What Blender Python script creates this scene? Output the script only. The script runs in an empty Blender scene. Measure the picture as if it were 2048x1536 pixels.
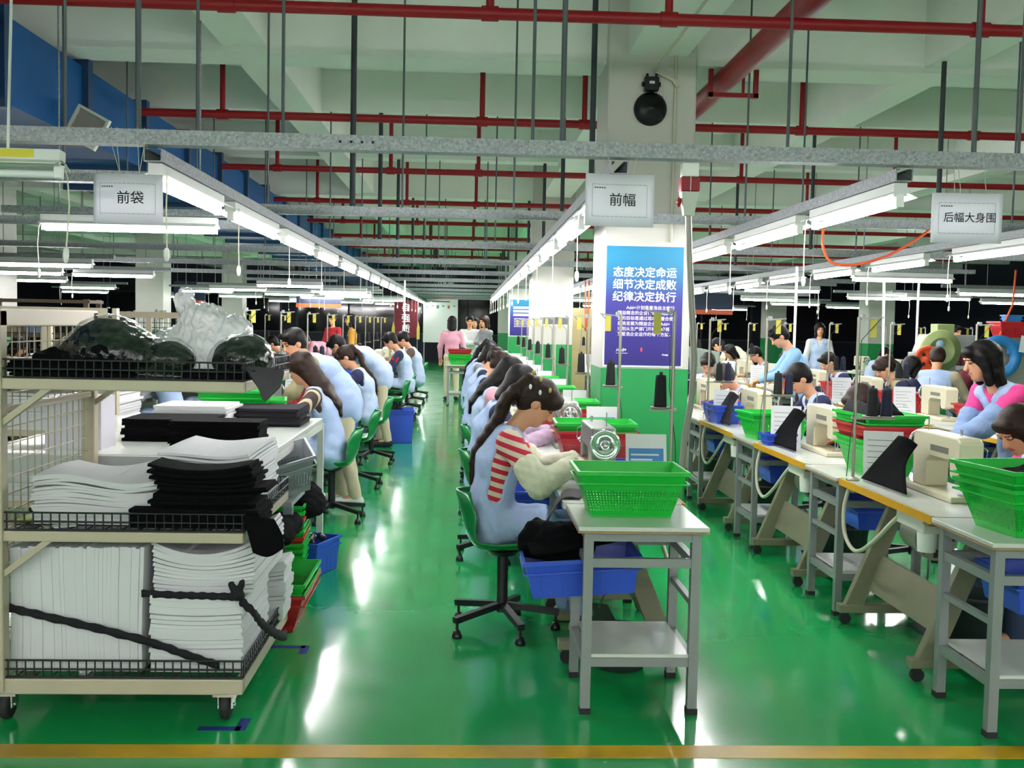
import bpy, bmesh, math, random
import numpy as np
from mathutils import Vector, Matrix, Euler

D = bpy.data
SC = bpy.context.scene
COL = SC.collection
R = math.radians
rnd = random.Random(7)

# ------------------------------------------------------------------ camera
FPX = 2070.0
EYE = Vector((0, 0, 1.55))
_yaw, _pit, _rol = R(2.53), R(3.345), R(1.15)
_f = Vector((math.sin(_yaw) * math.cos(_pit), math.cos(_yaw) * math.cos(_pit), -math.sin(_pit)))
_r0 = Vector((math.cos(_yaw), -math.sin(_yaw), 0))
_u0 = _r0.cross(_f)
_r = _r0 * math.cos(_rol) + _u0 * math.sin(_rol)
_u = _u0 * math.cos(_rol) - _r0 * math.sin(_rol)
camd = D.cameras.new('camera')
camd.sensor_width = 36.0
camd.lens = FPX * 36.0 / 2048.0
camd.clip_end = 200
cam = D.objects.new('camera', camd)
COL.objects.link(cam)
M = Matrix((_r, _u, -_f)).transposed().to_4x4()
M.translation = EYE
cam.matrix_world = M
SC.camera = cam

# ------------------------------------------------------------------ world, view
w = D.worlds.new('hall_air')
SC.world = w
w.use_nodes = True
w.node_tree.nodes['Background'].inputs[0].default_value = (0.55, 0.75, 0.7, 1)
w.node_tree.nodes['Background'].inputs[1].default_value = 0.0
SC.view_settings.view_transform = 'Standard'
SC.view_settings.look = 'None'
SC.view_settings.gamma = 1.0
SC.view_settings.use_curve_mapping = False
SC.view_settings.exposure = 1.3
TUBE_POWER = 40.0
LAMP_TINT = (1.0, 0.985, 0.99)


# ------------------------------------------------------------------ materials
def lin(c):
    if isinstance(c, str):
        c = tuple(int(c[i:i + 2], 16) for i in (0, 2, 4))
    c = [x / 255.0 for x in c]
    return tuple(x / 12.92 if x <= 0.04045 else ((x + 0.055) / 1.055) ** 2.4 for x in c)


MATS = {}


def mat(name, col, rough=0.5, metal=0.0, bump=0.0, bscale=40.0, vary=0.0, vscale=6.0, spec=0.5, coat=0.0, trans=0.0):
    if name in MATS:
        return MATS[name]
    m = D.materials.new(name)
    m.use_nodes = True
    nt = m.node_tree
    b = nt.nodes['Principled BSDF']
    c = lin(col)
    b.inputs['Base Color'].default_value = (*c, 1)
    b.inputs['Roughness'].default_value = rough
    b.inputs['Metallic'].default_value = metal
    b.inputs['Specular IOR Level'].default_value = spec
    b.inputs['Coat Weight'].default_value = coat
    b.inputs['Transmission Weight'].default_value = trans
    m.diffuse_color = (*c, 1)
    if bump or vary:
        tc = nt.nodes.new('ShaderNodeTexCoord')
    if vary:
        n = nt.nodes.new('ShaderNodeTexNoise')
        n.inputs['Scale'].default_value = vscale
        n.inputs['Detail'].default_value = 3
        nt.links.new(tc.outputs['Object'], n.inputs['Vector'])
        r = nt.nodes.new('ShaderNodeValToRGB')
        r.color_ramp.elements[0].position = 0.3
        r.color_ramp.elements[1].position = 0.7
        r.color_ramp.elements[0].color = (*[x * (1 - vary) for x in c], 1)
        r.color_ramp.elements[1].color = (*[min(1, x * (1 + vary)) for x in c], 1)
        nt.links.new(n.outputs['Fac'], r.inputs['Fac'])
        nt.links.new(r.outputs['Color'], b.inputs['Base Color'])
    if bump:
        n2 = nt.nodes.new('ShaderNodeTexNoise')
        n2.inputs['Scale'].default_value = bscale
        n2.inputs['Detail'].default_value = 4
        nt.links.new(tc.outputs['Object'], n2.inputs['Vector'])
        bp = nt.nodes.new('ShaderNodeBump')
        bp.inputs['Strength'].default_value = bump
        bp.inputs['Distance'].default_value = 0.01
        nt.links.new(n2.outputs['Fac'], bp.inputs['Height'])
        nt.links.new(bp.outputs['Normal'], b.inputs['Normal'])
    MATS[name] = m
    return m


def emit_mat(name, col, power):
    m = D.materials.new(name)
    m.use_nodes = True
    nt = m.node_tree
    nt.nodes.remove(nt.nodes['Principled BSDF'])
    e = nt.nodes.new('ShaderNodeEmission')
    e.inputs[0].default_value = (*col, 1)
    e.inputs[1].default_value = power
    nt.links.new(e.outputs[0], nt.nodes['Material Output'].inputs[0])
    MATS[name] = m
    return m


# ------------------------------------------------------------------ mesh builder
def frame_for(d):
    d = Vector(d).normalized()
    up = Vector((0, 0, 1)) if abs(d.z) < 0.95 else Vector((0, 1, 0))
    x = up.cross(d).normalized()
    y = d.cross(x)
    return x, y, d


def spl(keys, v):
    """Catmull-Rom through keys, v in 0..1"""
    n = len(keys) - 1
    x = min(max(v * n, 0), n - 1e-6)
    i = int(x)
    t = x - i
    p = [np.array(keys[min(max(i + k, 0), n)], float) for k in (-1, 0, 1, 2)]
    return .5 * (2 * p[1] + (p[2] - p[0]) * t + (2 * p[0] - 5 * p[1] + 4 * p[2] - p[3]) * t * t + (3 * p[1] - p[0] - 3 * p[2] + p[3]) * t ** 3)


class MB:
    def __init__(self):
        self.v, self.f, self.s = [], [], []

    def add(self, vs, fs, smooth=False):
        o = len(self.v)
        self.v += [tuple(v) for v in vs]
        self.f += [tuple(i + o for i in q) for q in fs]
        self.s += [smooth] * len(fs)
        return self

    def box(self, x0, y0, z0, x1, y1, z1):
        vs = [(x0, y0, z0), (x1, y0, z0), (x1, y1, z0), (x0, y1, z0), (x0, y0, z1), (x1, y0, z1), (x1, y1, z1), (x0, y1, z1)]
        return self.add(vs, [(0, 3, 2, 1), (4, 5, 6, 7), (0, 1, 5, 4), (1, 2, 6, 5), (2, 3, 7, 6), (3, 0, 4, 7)])

    def cbox(self, c, s, rot=None):
        vs = []
        for z in (-.5, .5):
            for x, y in ((-.5, -.5), (.5, -.5), (.5, .5), (-.5, .5)):
                p = Vector((x * s[0], y * s[1], z * s[2]))
                if rot is not None:
                    p = rot @ p
                vs.append(p + Vector(c))
        return self.add(vs, [(0, 3, 2, 1), (4, 5, 6, 7), (0, 1, 5, 4), (1, 2, 6, 5), (2, 3, 7, 6), (3, 0, 4, 7)])

    def bar(self, p, q, w, h):
        p, q = Vector(p), Vector(q)
        x, y, d = frame_for(q - p)
        vs = []
        for c in (p, q):
            for a, b in ((-1, -1), (1, -1), (1, 1), (-1, 1)):
                vs.append(c + x * (a * w / 2) + y * (b * h / 2))
        return self.add(vs, [(0, 3, 2, 1), (4, 5, 6, 7), (0, 1, 5, 4), (1, 2, 6, 5), (2, 3, 7, 6), (3, 0, 4, 7)])

    def tube(self, p, q, r, r2=None, n=10, caps=True):
        p, q = Vector(p), Vector(q)
        r2 = r if r2 is None else r2
        x, y, d = frame_for(q - p)
        ring = [(math.cos(2 * math.pi * i / n), math.sin(2 * math.pi * i / n)) for i in range(n)]
        a = [p + (x * c + y * s) * r for c, s in ring]
        b = [q + (x * c + y * s) * r2 for c, s in ring]
        self.add(a + b, [(i, (i + 1) % n, n + (i + 1) % n, n + i) for i in range(n)], True)
        if caps:
            self.add(a, [tuple(reversed(range(n)))])
            self.add(b, [tuple(range(n))])
        return self

    def path(self, pts, r, n=7):
        pts = [Vector(p) for p in pts]
        rings = []
        px = None
        for i, p in enumerate(pts):
            d = (pts[min(i + 1, len(pts) - 1)] - pts[max(i - 1, 0)]).normalized()
            if px is None:
                x, y, _ = frame_for(d)
            else:
                x = (px - d * px.dot(d)).normalized()
                y = d.cross(x)
            px = x
            rr = r[i] if isinstance(r, (list, tuple)) else r
            rings.append([p + (x * math.cos(2 * math.pi * k / n) + y * math.sin(2 * math.pi * k / n)) * rr for k in range(n)])
        vs = [v for g in rings for v in g]
        fs = []
        for i in range(len(rings) - 1):
            for k in range(n):
                fs.append((i * n + k, i * n + (k + 1) % n, (i + 1) * n + (k + 1) % n, (i + 1) * n + k))
        self.add(vs, fs, True)
        self.add(rings[0], [tuple(reversed(range(n)))])
        self.add(rings[-1], [tuple(range(n))])
        return self

    def spath(self, pts, r, n=7, k=6):
        K = [tuple(p) for p in pts]
        N_ = k * (len(K) - 1)
        return self.path([spl(K, i / N_) for i in range(N_ + 1)], r, n)

    def lathe(self, prof, mw=None, n=20):
        mw = mw or Matrix()
        vs = []
        for r, z in prof:
            for k in range(n):
                a = 2 * math.pi * k / n
                vs.append(mw @ Vector((r * math.cos(a), r * math.sin(a), z)))
        fs = []
        for i in range(len(prof) - 1):
            for k in range(n):
                fs.append((i * n + k, i * n + (k + 1) % n, (i + 1) * n + (k + 1) % n, (i + 1) * n + k))
        return self.add(vs, fs, True)

    def prism(self, poly, z0, z1, mw=None):
        mw = mw or Matrix()
        n = len(poly)
        a = [mw @ Vector((x, y, z0)) for x, y in poly]
        b = [mw @ Vector((x, y, z1)) for x, y in poly]
        self.add(a + b, [tuple(reversed(range(n))), tuple(range(n, 2 * n))] + [(i, (i + 1) % n, n + (i + 1) % n, n + i) for i in range(n)])
        return self

    def grid(self, fn, nu, nv, thick=0.0, smooth=True):
        """fn(u,v)->point; optionally a second skin pushed along the normal and a rim"""
        P = [[Vector(fn(i / nu, j / nv)) for j in range(nv + 1)] for i in range(nu + 1)]
        W = nv + 1
        vs = [p for row in P for p in row]
        fs = [(i * W + j, (i + 1) * W + j, (i + 1) * W + j + 1, i * W + j + 1) for i in range(nu) for j in range(nv)]
        if thick:
            N = len(vs)
            vs2 = []
            for i in range(nu + 1):
                for j in range(nv + 1):
                    du = P[min(i + 1, nu)][j] - P[max(i - 1, 0)][j]
                    dv = P[i][min(j + 1, nv)] - P[i][max(j - 1, 0)]
                    nn = du.cross(dv)
                    nn = nn.normalized() if nn.length > 1e-9 else Vector((0, 0, 1))
                    vs2.append(P[i][j] - nn * thick)
            fs2 = [tuple(reversed([k + N for k in q])) for q in fs]
            loop = [i * W for i in range(nu + 1)] + [nu * W + j for j in range(1, nv + 1)] + [i * W + nv for i in range(nu - 1, -1, -1)] + [j for j in range(nv - 1, 0, -1)]
            rim = []
            for k in range(len(loop)):
                a, b = loop[k], loop[(k + 1) % len(loop)]
                rim.append((b, a, a + N, b + N))
            vs, fs = vs + vs2, fs + fs2 + rim
        return self.add(vs, fs, smooth)

    def mesh(self, name, bevel=0.0):
        me = D.meshes.new(name)
        me.from_pydata(self.v, [], self.f)
        me.polygons.foreach_set('use_smooth', self.s)
        if bevel:
            bm = bmesh.new()
            bm.from_mesh(me)
            bmesh.ops.remove_doubles(bm, verts=bm.verts, dist=1e-5)
            es = [e for e in bm.edges if len(e.link_faces) == 2 and e.calc_face_angle(0) > 0.6]
            bmesh.ops.bevel(bm, geom=es, offset=bevel, segments=2, profile=0.5, affect='EDGES', clamp_overlap=True)
            bm.to_mesh(me)
            bm.free()
        me.update()
        return me

    def build(self, name, m, parent=None, loc=None, bevel=0.0):
        return link(name, self.mesh(name, bevel), m, parent, loc)


def link(name, me, m, parent=None, loc=None):
    o = D.objects.new(name, me)
    COL.objects.link(o)
    if m is not None and not me.materials:
        me.materials.append(m)
    if parent is not None:
        o.parent = parent
    if loc is not None:
        o.location = loc
    return o


def own_mat(o, m):
    """this object's own material on shared mesh data"""
    if not o.data.materials:
        o.data.materials.append(m)
    o.material_slots[0].link = 'OBJECT'
    o.material_slots[0].material = m


def empty(name, loc=(0, 0, 0), rz=0.0):
    o = D.objects.new(name, None)
    COL.objects.link(o)
    o.location = loc
    o.rotation_euler = (0, 0, rz)
    o.empty_display_size = 0.1
    return o


def tag(o, label, cat, group=None):
    o['label'] = label
    o['category'] = cat
    if group:
        o['group'] = group
    return o


def struct(o):
    o['kind'] = 'structure'
    return o


def dup(o, loc=None, rz=None, parent=None, label=None):
    c = o.copy()
    COL.objects.link(c)
    if parent is not None:
        c.parent = parent
    if loc is not None:
        c.location = loc
    if rz is not None:
        c.rotation_euler = (0, 0, rz)
    if label:
        c['label'] = label
    for ch in list(o.children):
        dup(ch, parent=c)
    return c


def rrect(w, h, r, n=4, cx=0, cy=0):
    pts = []
    for sx, sy, a0 in ((1, 1, 0), (-1, 1, 90), (-1, -1, 180), (1, -1, 270)):
        for k in range(n + 1):
            a = R(a0 + 90 * k / n)
            pts.append((cx + sx * (w / 2 - r) + r * math.cos(a), cy + sy * (h / 2 - r) + r * math.sin(a)))
    return pts


def text_mesh(s, size, bold=0.0, align='CENTER', extrude=0.0006):
    cu = D.curves.new('lettering', 'FONT')
    cu.body = s
    cu.size = size
    cu.align_x = align
    cu.align_y = 'CENTER'
    cu.extrude = extrude
    cu.offset = bold
    cu.resolution_u = 3
    o = D.objects.new('lettering', cu)
    COL.objects.link(o)
    dg = bpy.context.evaluated_depsgraph_get()
    me = D.meshes.new_from_object(o.evaluated_get(dg))
    D.objects.remove(o)
    D.curves.remove(cu)
    me.name = 'lettering'
    me.materials.clear()
    return me


def lettering(s, size, m, parent, mw, bold=0.0, align='CENTER'):
    me = text_mesh(s, size, 0.0, align)
    if bold:
        # heavier strokes: the same glyphs laid over each other, a hair apart
        vs = [tuple(v.co) for v in me.vertices]
        fs = [tuple(p.vertices) for p in me.polygons]
        mb = MB()
        for k, (dx, dy) in enumerate(((0, 0), (bold, 0), (-bold, 0), (0, bold), (0, -bold))):
            mb.add([(x + dx, y + dy, z + .00002 * k) for x, y, z in vs], fs)
        me = mb.mesh('lettering')
    me.transform(mw)
    return link('lettering', me, m, parent)


FACE_CAM = Matrix(((1, 0, 0, 0), (0, 0, -1, 0), (0, 1, 0, 0), (0, 0, 0, 1)))   # text plane turned upright, read from -Y

# ------------------------------------------------------------------ soft solids (bodies, cloth, bags)
class Field:
    def __init__(self, lo, hi, h):
        self.h = h
        self.lo = np.array(lo, float) - 2 * h
        n = np.ceil((np.array(hi, float) + 2 * h - self.lo) / h).astype(int) + 1
        self.n = n
        self.d = np.full(tuple(n), 0.2, np.float32)
        self.ax = [self.lo[i] + h * np.arange(n[i]) for i in range(3)]

    def block(self, lo, hi):
        sl = []
        for i in range(3):
            a = max(0, int(math.floor((lo[i] - self.lo[i]) / self.h)))
            b = min(self.n[i], int(math.ceil((hi[i] - self.lo[i]) / self.h)) + 1)
            if b <= a:
                return None, None
            sl.append(slice(a, b))
        g = np.meshgrid(*[self.ax[i][sl[i]] for i in range(3)], indexing='ij')
        return tuple(sl), np.stack(g, -1)

    def mix(self, sl, d, k, op):
        a = self.d[sl]
        if op == 'add':
            if k > 0:
                hh = np.clip(0.5 + 0.5 * (a - d) / k, 0, 1)
                self.d[sl] = a * (1 - hh) + d * hh - k * hh * (1 - hh)
            else:
                self.d[sl] = np.minimum(a, d)
        else:
            self.d[sl] = np.maximum(a, -d)

    def cone(self, a, b, ra, rb, k=0.02, op='add'):
        a, b = np.array(a, float), np.array(b, float)
        m = max(ra, rb) + 0.06
        sl, P = self.block(np.minimum(a, b) - m, np.maximum(a, b) + m)
        if sl is None:
            return self
        ab = b - a
        t = np.clip(((P - a) @ ab) / max(1e-9, ab @ ab), 0, 1)
        q = P - a - t[..., None] * ab
        self.mix(sl, np.sqrt((q * q).sum(-1)) - (ra + (rb - ra) * t), k, op)
        return self

    def chain(self, pts, rs, k=0.02):
        for i in range(len(pts) - 1):
            self.cone(pts[i], pts[i + 1], rs[i], rs[i + 1], k)
        return self

    def ell(self, c, r, axes=None, k=0.02, op='add'):
        c, r = np.array(c, float), np.array(r, float)
        m = r.max() + 0.06
        sl, P = self.block(c - m, c + m)
        if sl is None:
            return self
        q = P - c
        if axes is not None:
            q = q @ np.array(axes, float).T
        e = np.sqrt(((q / r) ** 2).sum(-1))
        g = np.sqrt(((q / (r * r)) ** 2).sum(-1)) + 1e-9
        self.mix(sl, e * (e - 1) / g, k, op)
        return self

    def loft(self, a, b, side, wa, wb, k=0.03, op='add'):
        """segment with an elliptical section: wa=(lateral,depth) half widths at a"""
        a, b = np.array(a, float), np.array(b, float)
        ab = b - a
        L = np.linalg.norm(ab)
        t_ = ab / L
        s = np.array(side, float)
        s = s - t_ * (s @ t_)
        s /= np.linalg.norm(s)
        dp = np.cross(t_, s)
        m = max(wa + wb) + 0.06
        sl, P = self.block(np.minimum(a, b) - m, np.maximum(a, b) + m)
        if sl is None:
            return self
        q = P - a
        ta = q @ t_
        t = np.clip(ta / L, 0, 1)
        over = ta - t * L
        wx = wa[0] + (wb[0] - wa[0]) * t
        wy = wa[1] + (wb[1] - wa[1]) * t
        e = np.sqrt(((q @ s) / wx) ** 2 + ((q @ dp) / wy) ** 2 + (over / wy) ** 2)
        self.mix(sl, (e - 1) * np.minimum(wx, wy), k, op)
        return self

    def boxy(self, c, half, rr=0.01, axes=None, k=0.0, op='add'):
        c, half = np.array(c, float), np.array(half, float)
        m = np.linalg.norm(half) + 0.06
        sl, P = self.block(c - m, c + m)
        if sl is None:
            return self
        q = P - c
        if axes is not None:
            q = q @ np.array(axes, float).T
        q = np.abs(q) - (half - rr)
        self.mix(sl, np.sqrt((np.maximum(q, 0) ** 2).sum(-1)) + np.minimum(q.max(-1), 0) - rr, k, op)
        return self

    def noise(self, amp, wl, seed=0, rows=3, crease=False):
        rg = np.random.RandomState(seed)
        g = np.stack(np.meshgrid(*self.ax, indexing='ij'), -1).astype(np.float32)
        acc = np.zeros(self.d.shape, np.float32)
        for i in range(rows):
            kx = rg.normal(size=3)
            kx = kx / np.linalg.norm(kx) * (2 * math.pi / (wl * (0.6 + 0.8 * rg.rand())))
            q = np.sin(g @ kx.astype(np.float32) + rg.rand() * 6.28)
            acc += 1 - 2 * np.abs(q) if crease else q
        self.d += amp * acc / rows
        return self

    def mesh(self, name):
        """naive surface nets"""
        d, h = self.d, self.h
        s = d < 0
        c = [(i, j, k) for i in (0, 1) for j in (0, 1) for k in (0, 1)]
        nx, ny, nz = d.shape
        cnt = np.zeros((nx - 1, ny - 1, nz - 1), np.int8)
        for i, j, k in c:
            cnt += s[i:nx - 1 + i, j:ny - 1 + j, k:nz - 1 + k]
        act = (cnt > 0) & (cnt < 8)
        idx = np.argwhere(act)
        vid = np.full(act.shape, -1, np.int64)
        vid[act] = np.arange(len(idx))
        pos = np.zeros((len(idx), 3))
        num = np.zeros(len(idx))
        for a in c:
            for ax in range(3):
                if a[ax]:
                    continue
                b = list(a)
                b[ax] = 1
                da = d[idx[:, 0] + a[0], idx[:, 1] + a[1], idx[:, 2] + a[2]]
                db = d[idx[:, 0] + b[0], idx[:, 1] + b[1], idx[:, 2] + b[2]]
                cr = (da < 0) != (db < 0)
                t = np.where(cr, da / np.where(cr, da - db, 1), 0)
                p = np.array(a, float)[None, :].repeat(len(idx), 0)
                p[:, ax] += t
                pos += np.where(cr[:, None], p, 0)
                num += cr
        V = self.lo + (idx + pos / num[:, None]) * h
        quads = []
        for ax in range(3):
            e = [slice(None)] * 3
            e0, e1 = list(e), list(e)
            e0[ax], e1[ax] = slice(0, -1), slice(1, None)
            s0, s1 = s[tuple(e0)], s[tuple(e1)]
            ed = np.argwhere(s0 != s1)
            o1, o2 = [(1, 2), (2, 0), (0, 1)][ax]
            ok = (ed[:, o1] > 0) & (ed[:, o2] > 0) & (ed[:, o1] < d.shape[o1] - 1) & (ed[:, o2] < d.shape[o2] - 1)
            ed = ed[ok]
            fl = s0[ed[:, 0], ed[:, 1], ed[:, 2]]
            qs = []
            for u, v in ((-1, -1), (0, -1), (0, 0), (-1, 0)):
                p = ed.copy()
                p[:, o1] += u
                p[:, o2] += v
                qs.append(vid[p[:, 0], p[:, 1], p[:, 2]])
            q = np.stack(qs, 1)
            q[~fl] = q[~fl][:, ::-1]
            quads.append(q)
        Q = np.concatenate(quads)
        Q = Q[(Q >= 0).all(1)]
        me = D.meshes.new(name)
        me.vertices.add(len(V))
        me.vertices.foreach_set('co', V.astype(np.float32).ravel())
        me.loops.add(len(Q) * 4)
        me.loops.foreach_set('vertex_index', Q.astype(np.int32).ravel())
        me.polygons.add(len(Q))
        me.polygons.foreach_set('loop_start', np.arange(0, len(Q) * 4, 4, dtype=np.int32))
        me.polygons.foreach_set('use_smooth', np.ones(len(Q), bool))
        me.update(calc_edges=True)
        me.validate()
        return me

# ================================================================== setting
PITCH_Y = [4.9, 7.9, 11.0, 14.1, 17.2, 20.3, 23.4, 26.5, 29.6, 32.7, 35.8]     # galvanised cross channels
ROOM = (-17.0, 17.0, -7.0, 44.0, 4.15)

# floor: green epoxy with scuffs, joints and fine scratches
fm = D.materials.new('green_epoxy')
fm.use_nodes = True
nt = fm.node_tree
b = nt.nodes['Principled BSDF']
N = nt.nodes.new
L = nt.links.new
tc = N('ShaderNodeTexCoord')
n1 = N('ShaderNodeTexNoise'); n1.inputs['Scale'].default_value = 0.7; n1.inputs['Detail'].default_value = 5
r1 = N('ShaderNodeValToRGB')
r1.color_ramp.elements[0].position = .35; r1.color_ramp.elements[1].position = .68
r1.color_ramp.elements[0].color = (*lin('11904a'), 1); r1.color_ramp.elements[1].color = (*lin('17a256'), 1)
L(tc.outputs['Object'], n1.inputs['Vector']); L(n1.outputs['Fac'], r1.inputs['Fac'])
# pale scratches: stretched thin noise ridges
mp = N('ShaderNodeMapping'); mp.inputs['Scale'].default_value = (5, 0.5, 1); mp.inputs['Rotation'].default_value = (0, 0, R(17))
L(tc.outputs['Object'], mp.inputs['Vector'])
n2 = N('ShaderNodeTexNoise'); n2.inputs['Scale'].default_value = 1.6; n2.inputs['Detail'].default_value = 6; n2.inputs['Roughness'].default_value = .7
L(mp.outputs['Vector'], n2.inputs['Vector'])
r2 = N('ShaderNodeValToRGB')
for e, p, c in zip(r2.color_ramp.elements, (.67, .74), (0, .12)):
    e.position = p; e.color = (c, c, c, 1)
L(n2.outputs['Fac'], r2.inputs['Fac'])
# specks of dropped lint
vo = N('ShaderNodeTexVoronoi'); vo.inputs['Scale'].default_value = 2.6
L(tc.outputs['Object'], vo.inputs['Vector'])
lt = N('ShaderNodeMath'); lt.operation = 'LESS_THAN'; lt.inputs[1].default_value = 0.016
L(vo.outputs['Distance'], lt.inputs[0])
mx = N('ShaderNodeMath'); mx.operation = 'MAXIMUM'
L(r2.outputs['Color'], mx.inputs[0])
sp = N('ShaderNodeMath'); sp.operation = 'MULTIPLY'; sp.inputs[1].default_value = .6
L(lt.outputs[0], sp.inputs[0]); L(sp.outputs[0], mx.inputs[1])
m1 = N('ShaderNodeMixRGB'); m1.inputs[2].default_value = (*lin('9fcfae'), 1)
L(mx.outputs[0], m1.inputs[0]); L(r1.outputs['Color'], m1.inputs[1]); L(m1.outputs[0], b.inputs['Base Color'])
n3 = N('ShaderNodeTexNoise'); n3.inputs['Scale'].default_value = 3.0; n3.inputs['Detail'].default_value = 6
L(tc.outputs['Object'], n3.inputs['Vector'])
mr = N('ShaderNodeMapRange'); mr.inputs[1].default_value = .3; mr.inputs[2].default_value = .7; mr.inputs[3].default_value = .08; mr.inputs[4].default_value = .17
L(n3.outputs['Fac'], mr.inputs[0]); L(mr.outputs[0], b.inputs['Roughness'])
n4 = N('ShaderNodeTexNoise'); n4.inputs['Scale'].default_value = 2.2; n4.inputs['Detail'].default_value = 5
L(tc.outputs['Object'], n4.inputs['Vector'])
bp = N('ShaderNodeBump'); bp.inputs['Strength'].default_value = .09; bp.inputs['Distance'].default_value = .02
L(n4.outputs['Fac'], bp.inputs['Height']); L(bp.outputs['Normal'], b.inputs['Normal'])
b.inputs['Specular IOR Level'].default_value = .6
b.inputs['Coat Weight'].default_value = .3
b.inputs['Coat Roughness'].default_value = .25
MATS['floor'] = fm

o = MB()
x0, x1, y0, y1, zc = ROOM
o.add([(x0, y0, 0), (x1, y0, 0), (x1, y1, 0), (x0, y1, 0)], [(0, 1, 2, 3)])
struct(o.build('floor', fm))
ym = mat('yellow_paint', 'c79a1c', .35, vary=.25, vscale=3, spec=.4)
o = MB().box(-14, 3.61, 0, 14, 3.72, .0015)
struct(o.build('floor_marking_line', ym))

ceil = mat('ceiling_paint', 'e4e7e0', .9, vary=.03, vscale=2)
o = MB().box(x0, y0, zc, x1, y1, zc + .2)
struct(o.build('ceiling', ceil))
BEAMS = []
for k, (yb, zb, wy) in enumerate([(y, z, wd) for y, z, wd in [(-1.0, 3.58, .4)] + [(2.0, 3.74, .3), (5.0, 3.74, .3)] + [(8.12 + 9 * i, 3.58, .42) for i in range(4)] + [(11.0 + 9 * i, 3.72, .3) for i in range(4)] + [(14.0 + 9 * i, 3.72, .3) for i in range(4)]]):
    if yb < 44:
        BEAMS.append((x0, x1, yb, yb + wy, zb))
        struct(MB().box(x0, yb, zb, x1, yb + wy, zc).build('ceiling_beam', ceil))
for xb in (-13.6, -10.6, -7.6, -4.75, -1.9, 1.19, 3.55, 6.6, 9.6, 12.6):
    wd = .46 if abs(xb - 1.19) < .01 else .34
    BEAMS.append((xb, xb + wd, y0, y1, 3.62))
    struct(MB().box(xb, y0, 3.62, xb + wd, y1, zc).build('ceiling_beam', ceil))

def soffit(x, y, m=.03):
    return min([zc] + [z for a, c, e, g, z in BEAMS if a - m < x < c + m and e - m < y < g + m]) - .006


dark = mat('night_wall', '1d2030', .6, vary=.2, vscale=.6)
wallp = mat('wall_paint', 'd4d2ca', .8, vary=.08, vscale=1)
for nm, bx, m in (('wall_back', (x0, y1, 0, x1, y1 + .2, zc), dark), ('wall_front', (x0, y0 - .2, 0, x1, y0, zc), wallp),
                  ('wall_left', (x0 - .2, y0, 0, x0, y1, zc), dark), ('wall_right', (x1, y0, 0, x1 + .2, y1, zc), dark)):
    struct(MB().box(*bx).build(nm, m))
# dark night windows along the far and side walls
glass = mat('night_glass', '0b0d16', .08, spec=.6)
fram = mat('window_frame_paint', '3a3f48', .5)
k = 0
for wx in np.arange(-15, 15.1, 5):
    k += 1
    f = MB()
    for a, c in ((wx - 2.2, wx - 2.12), (wx - .04, wx + .04), (wx + 2.12, wx + 2.2)):
        f.box(a, y1 - .06, 1.0, c, y1 - .001, 2.6)
    for a in (1.0, 2.54):
        f.box(wx - 2.2, y1 - .055, a, wx + 2.2, y1 - .001, a + .06)
    fo = struct(f.build('window_%d' % k, fram))
    MB().box(wx - 2.16, y1 - .03, 1.03, wx + 2.16, y1 - .005, 2.57).build('window_pane', glass, fo)

# pillars: white above, green dado below
pm = D.materials.new('pillar_paint')
pm.use_nodes = True
nt = pm.node_tree
b = nt.nodes['Principled BSDF']; b.inputs['Roughness'].default_value = .45
tc = nt.nodes.new('ShaderNodeTexCoord'); sx = nt.nodes.new('ShaderNodeSeparateXYZ')
nt.links.new(tc.outputs['Object'], sx.inputs[0])
gt = nt.nodes.new('ShaderNodeMath'); gt.operation = 'GREATER_THAN'; gt.inputs[1].default_value = 1.22
nt.links.new(sx.outputs['Z'], gt.inputs[0])
mx = nt.nodes.new('ShaderNodeMixRGB'); mx.inputs[1].default_value = (*lin('128a47'), 1); mx.inputs[2].default_value = (*lin('c2bfb8'), 1)
nt.links.new(gt.outputs[0], mx.inputs[0]); nt.links.new(mx.outputs[0], b.inputs['Base Color'])
for px in (-8.2, 1.045, 10.2):
    for i in range(4):
        if px < 0 and i == 0:
            continue
        py = 8.0 + 9 * i
        struct(MB().box(px, py, 0, px + .685, py + .685, zc).build('pillar', pm, bevel=.015))

# ------------------------------------------------------------------ blue ventilation duct
blue = mat('duct_blue', '044a80', .55, vary=.08, vscale=1.5, spec=.2)
blued = mat('duct_flange_blue', '033358', .5)
duct = tag(empty('ventilation_duct', (-3.1, 3.0, 2.95)), 'large blue rectangular ventilation duct running under the ceiling', 'duct')
MB().box(-1.25, 0, 0, 0, 38, .58).build('duct_run', blue, duct)
for i in range(25):
    y = 4.06 + 1.5 * (i - 1) + (.0 if i else 0)
    f = MB()
    for bx in ((-1.3, 0, -.05, .05, .05, 0), (-1.3, 0, .58, .05, .05, .63), (0, 0, 0, .05, .05, .58), (-1.3, 0, 0, -1.25, .05, .58)):
        f.box(bx[0], bx[1] + y - .05, bx[2], bx[3], bx[4] + y, bx[5])
    if y < 38:
        f.build('flange', blued, duct)

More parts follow.
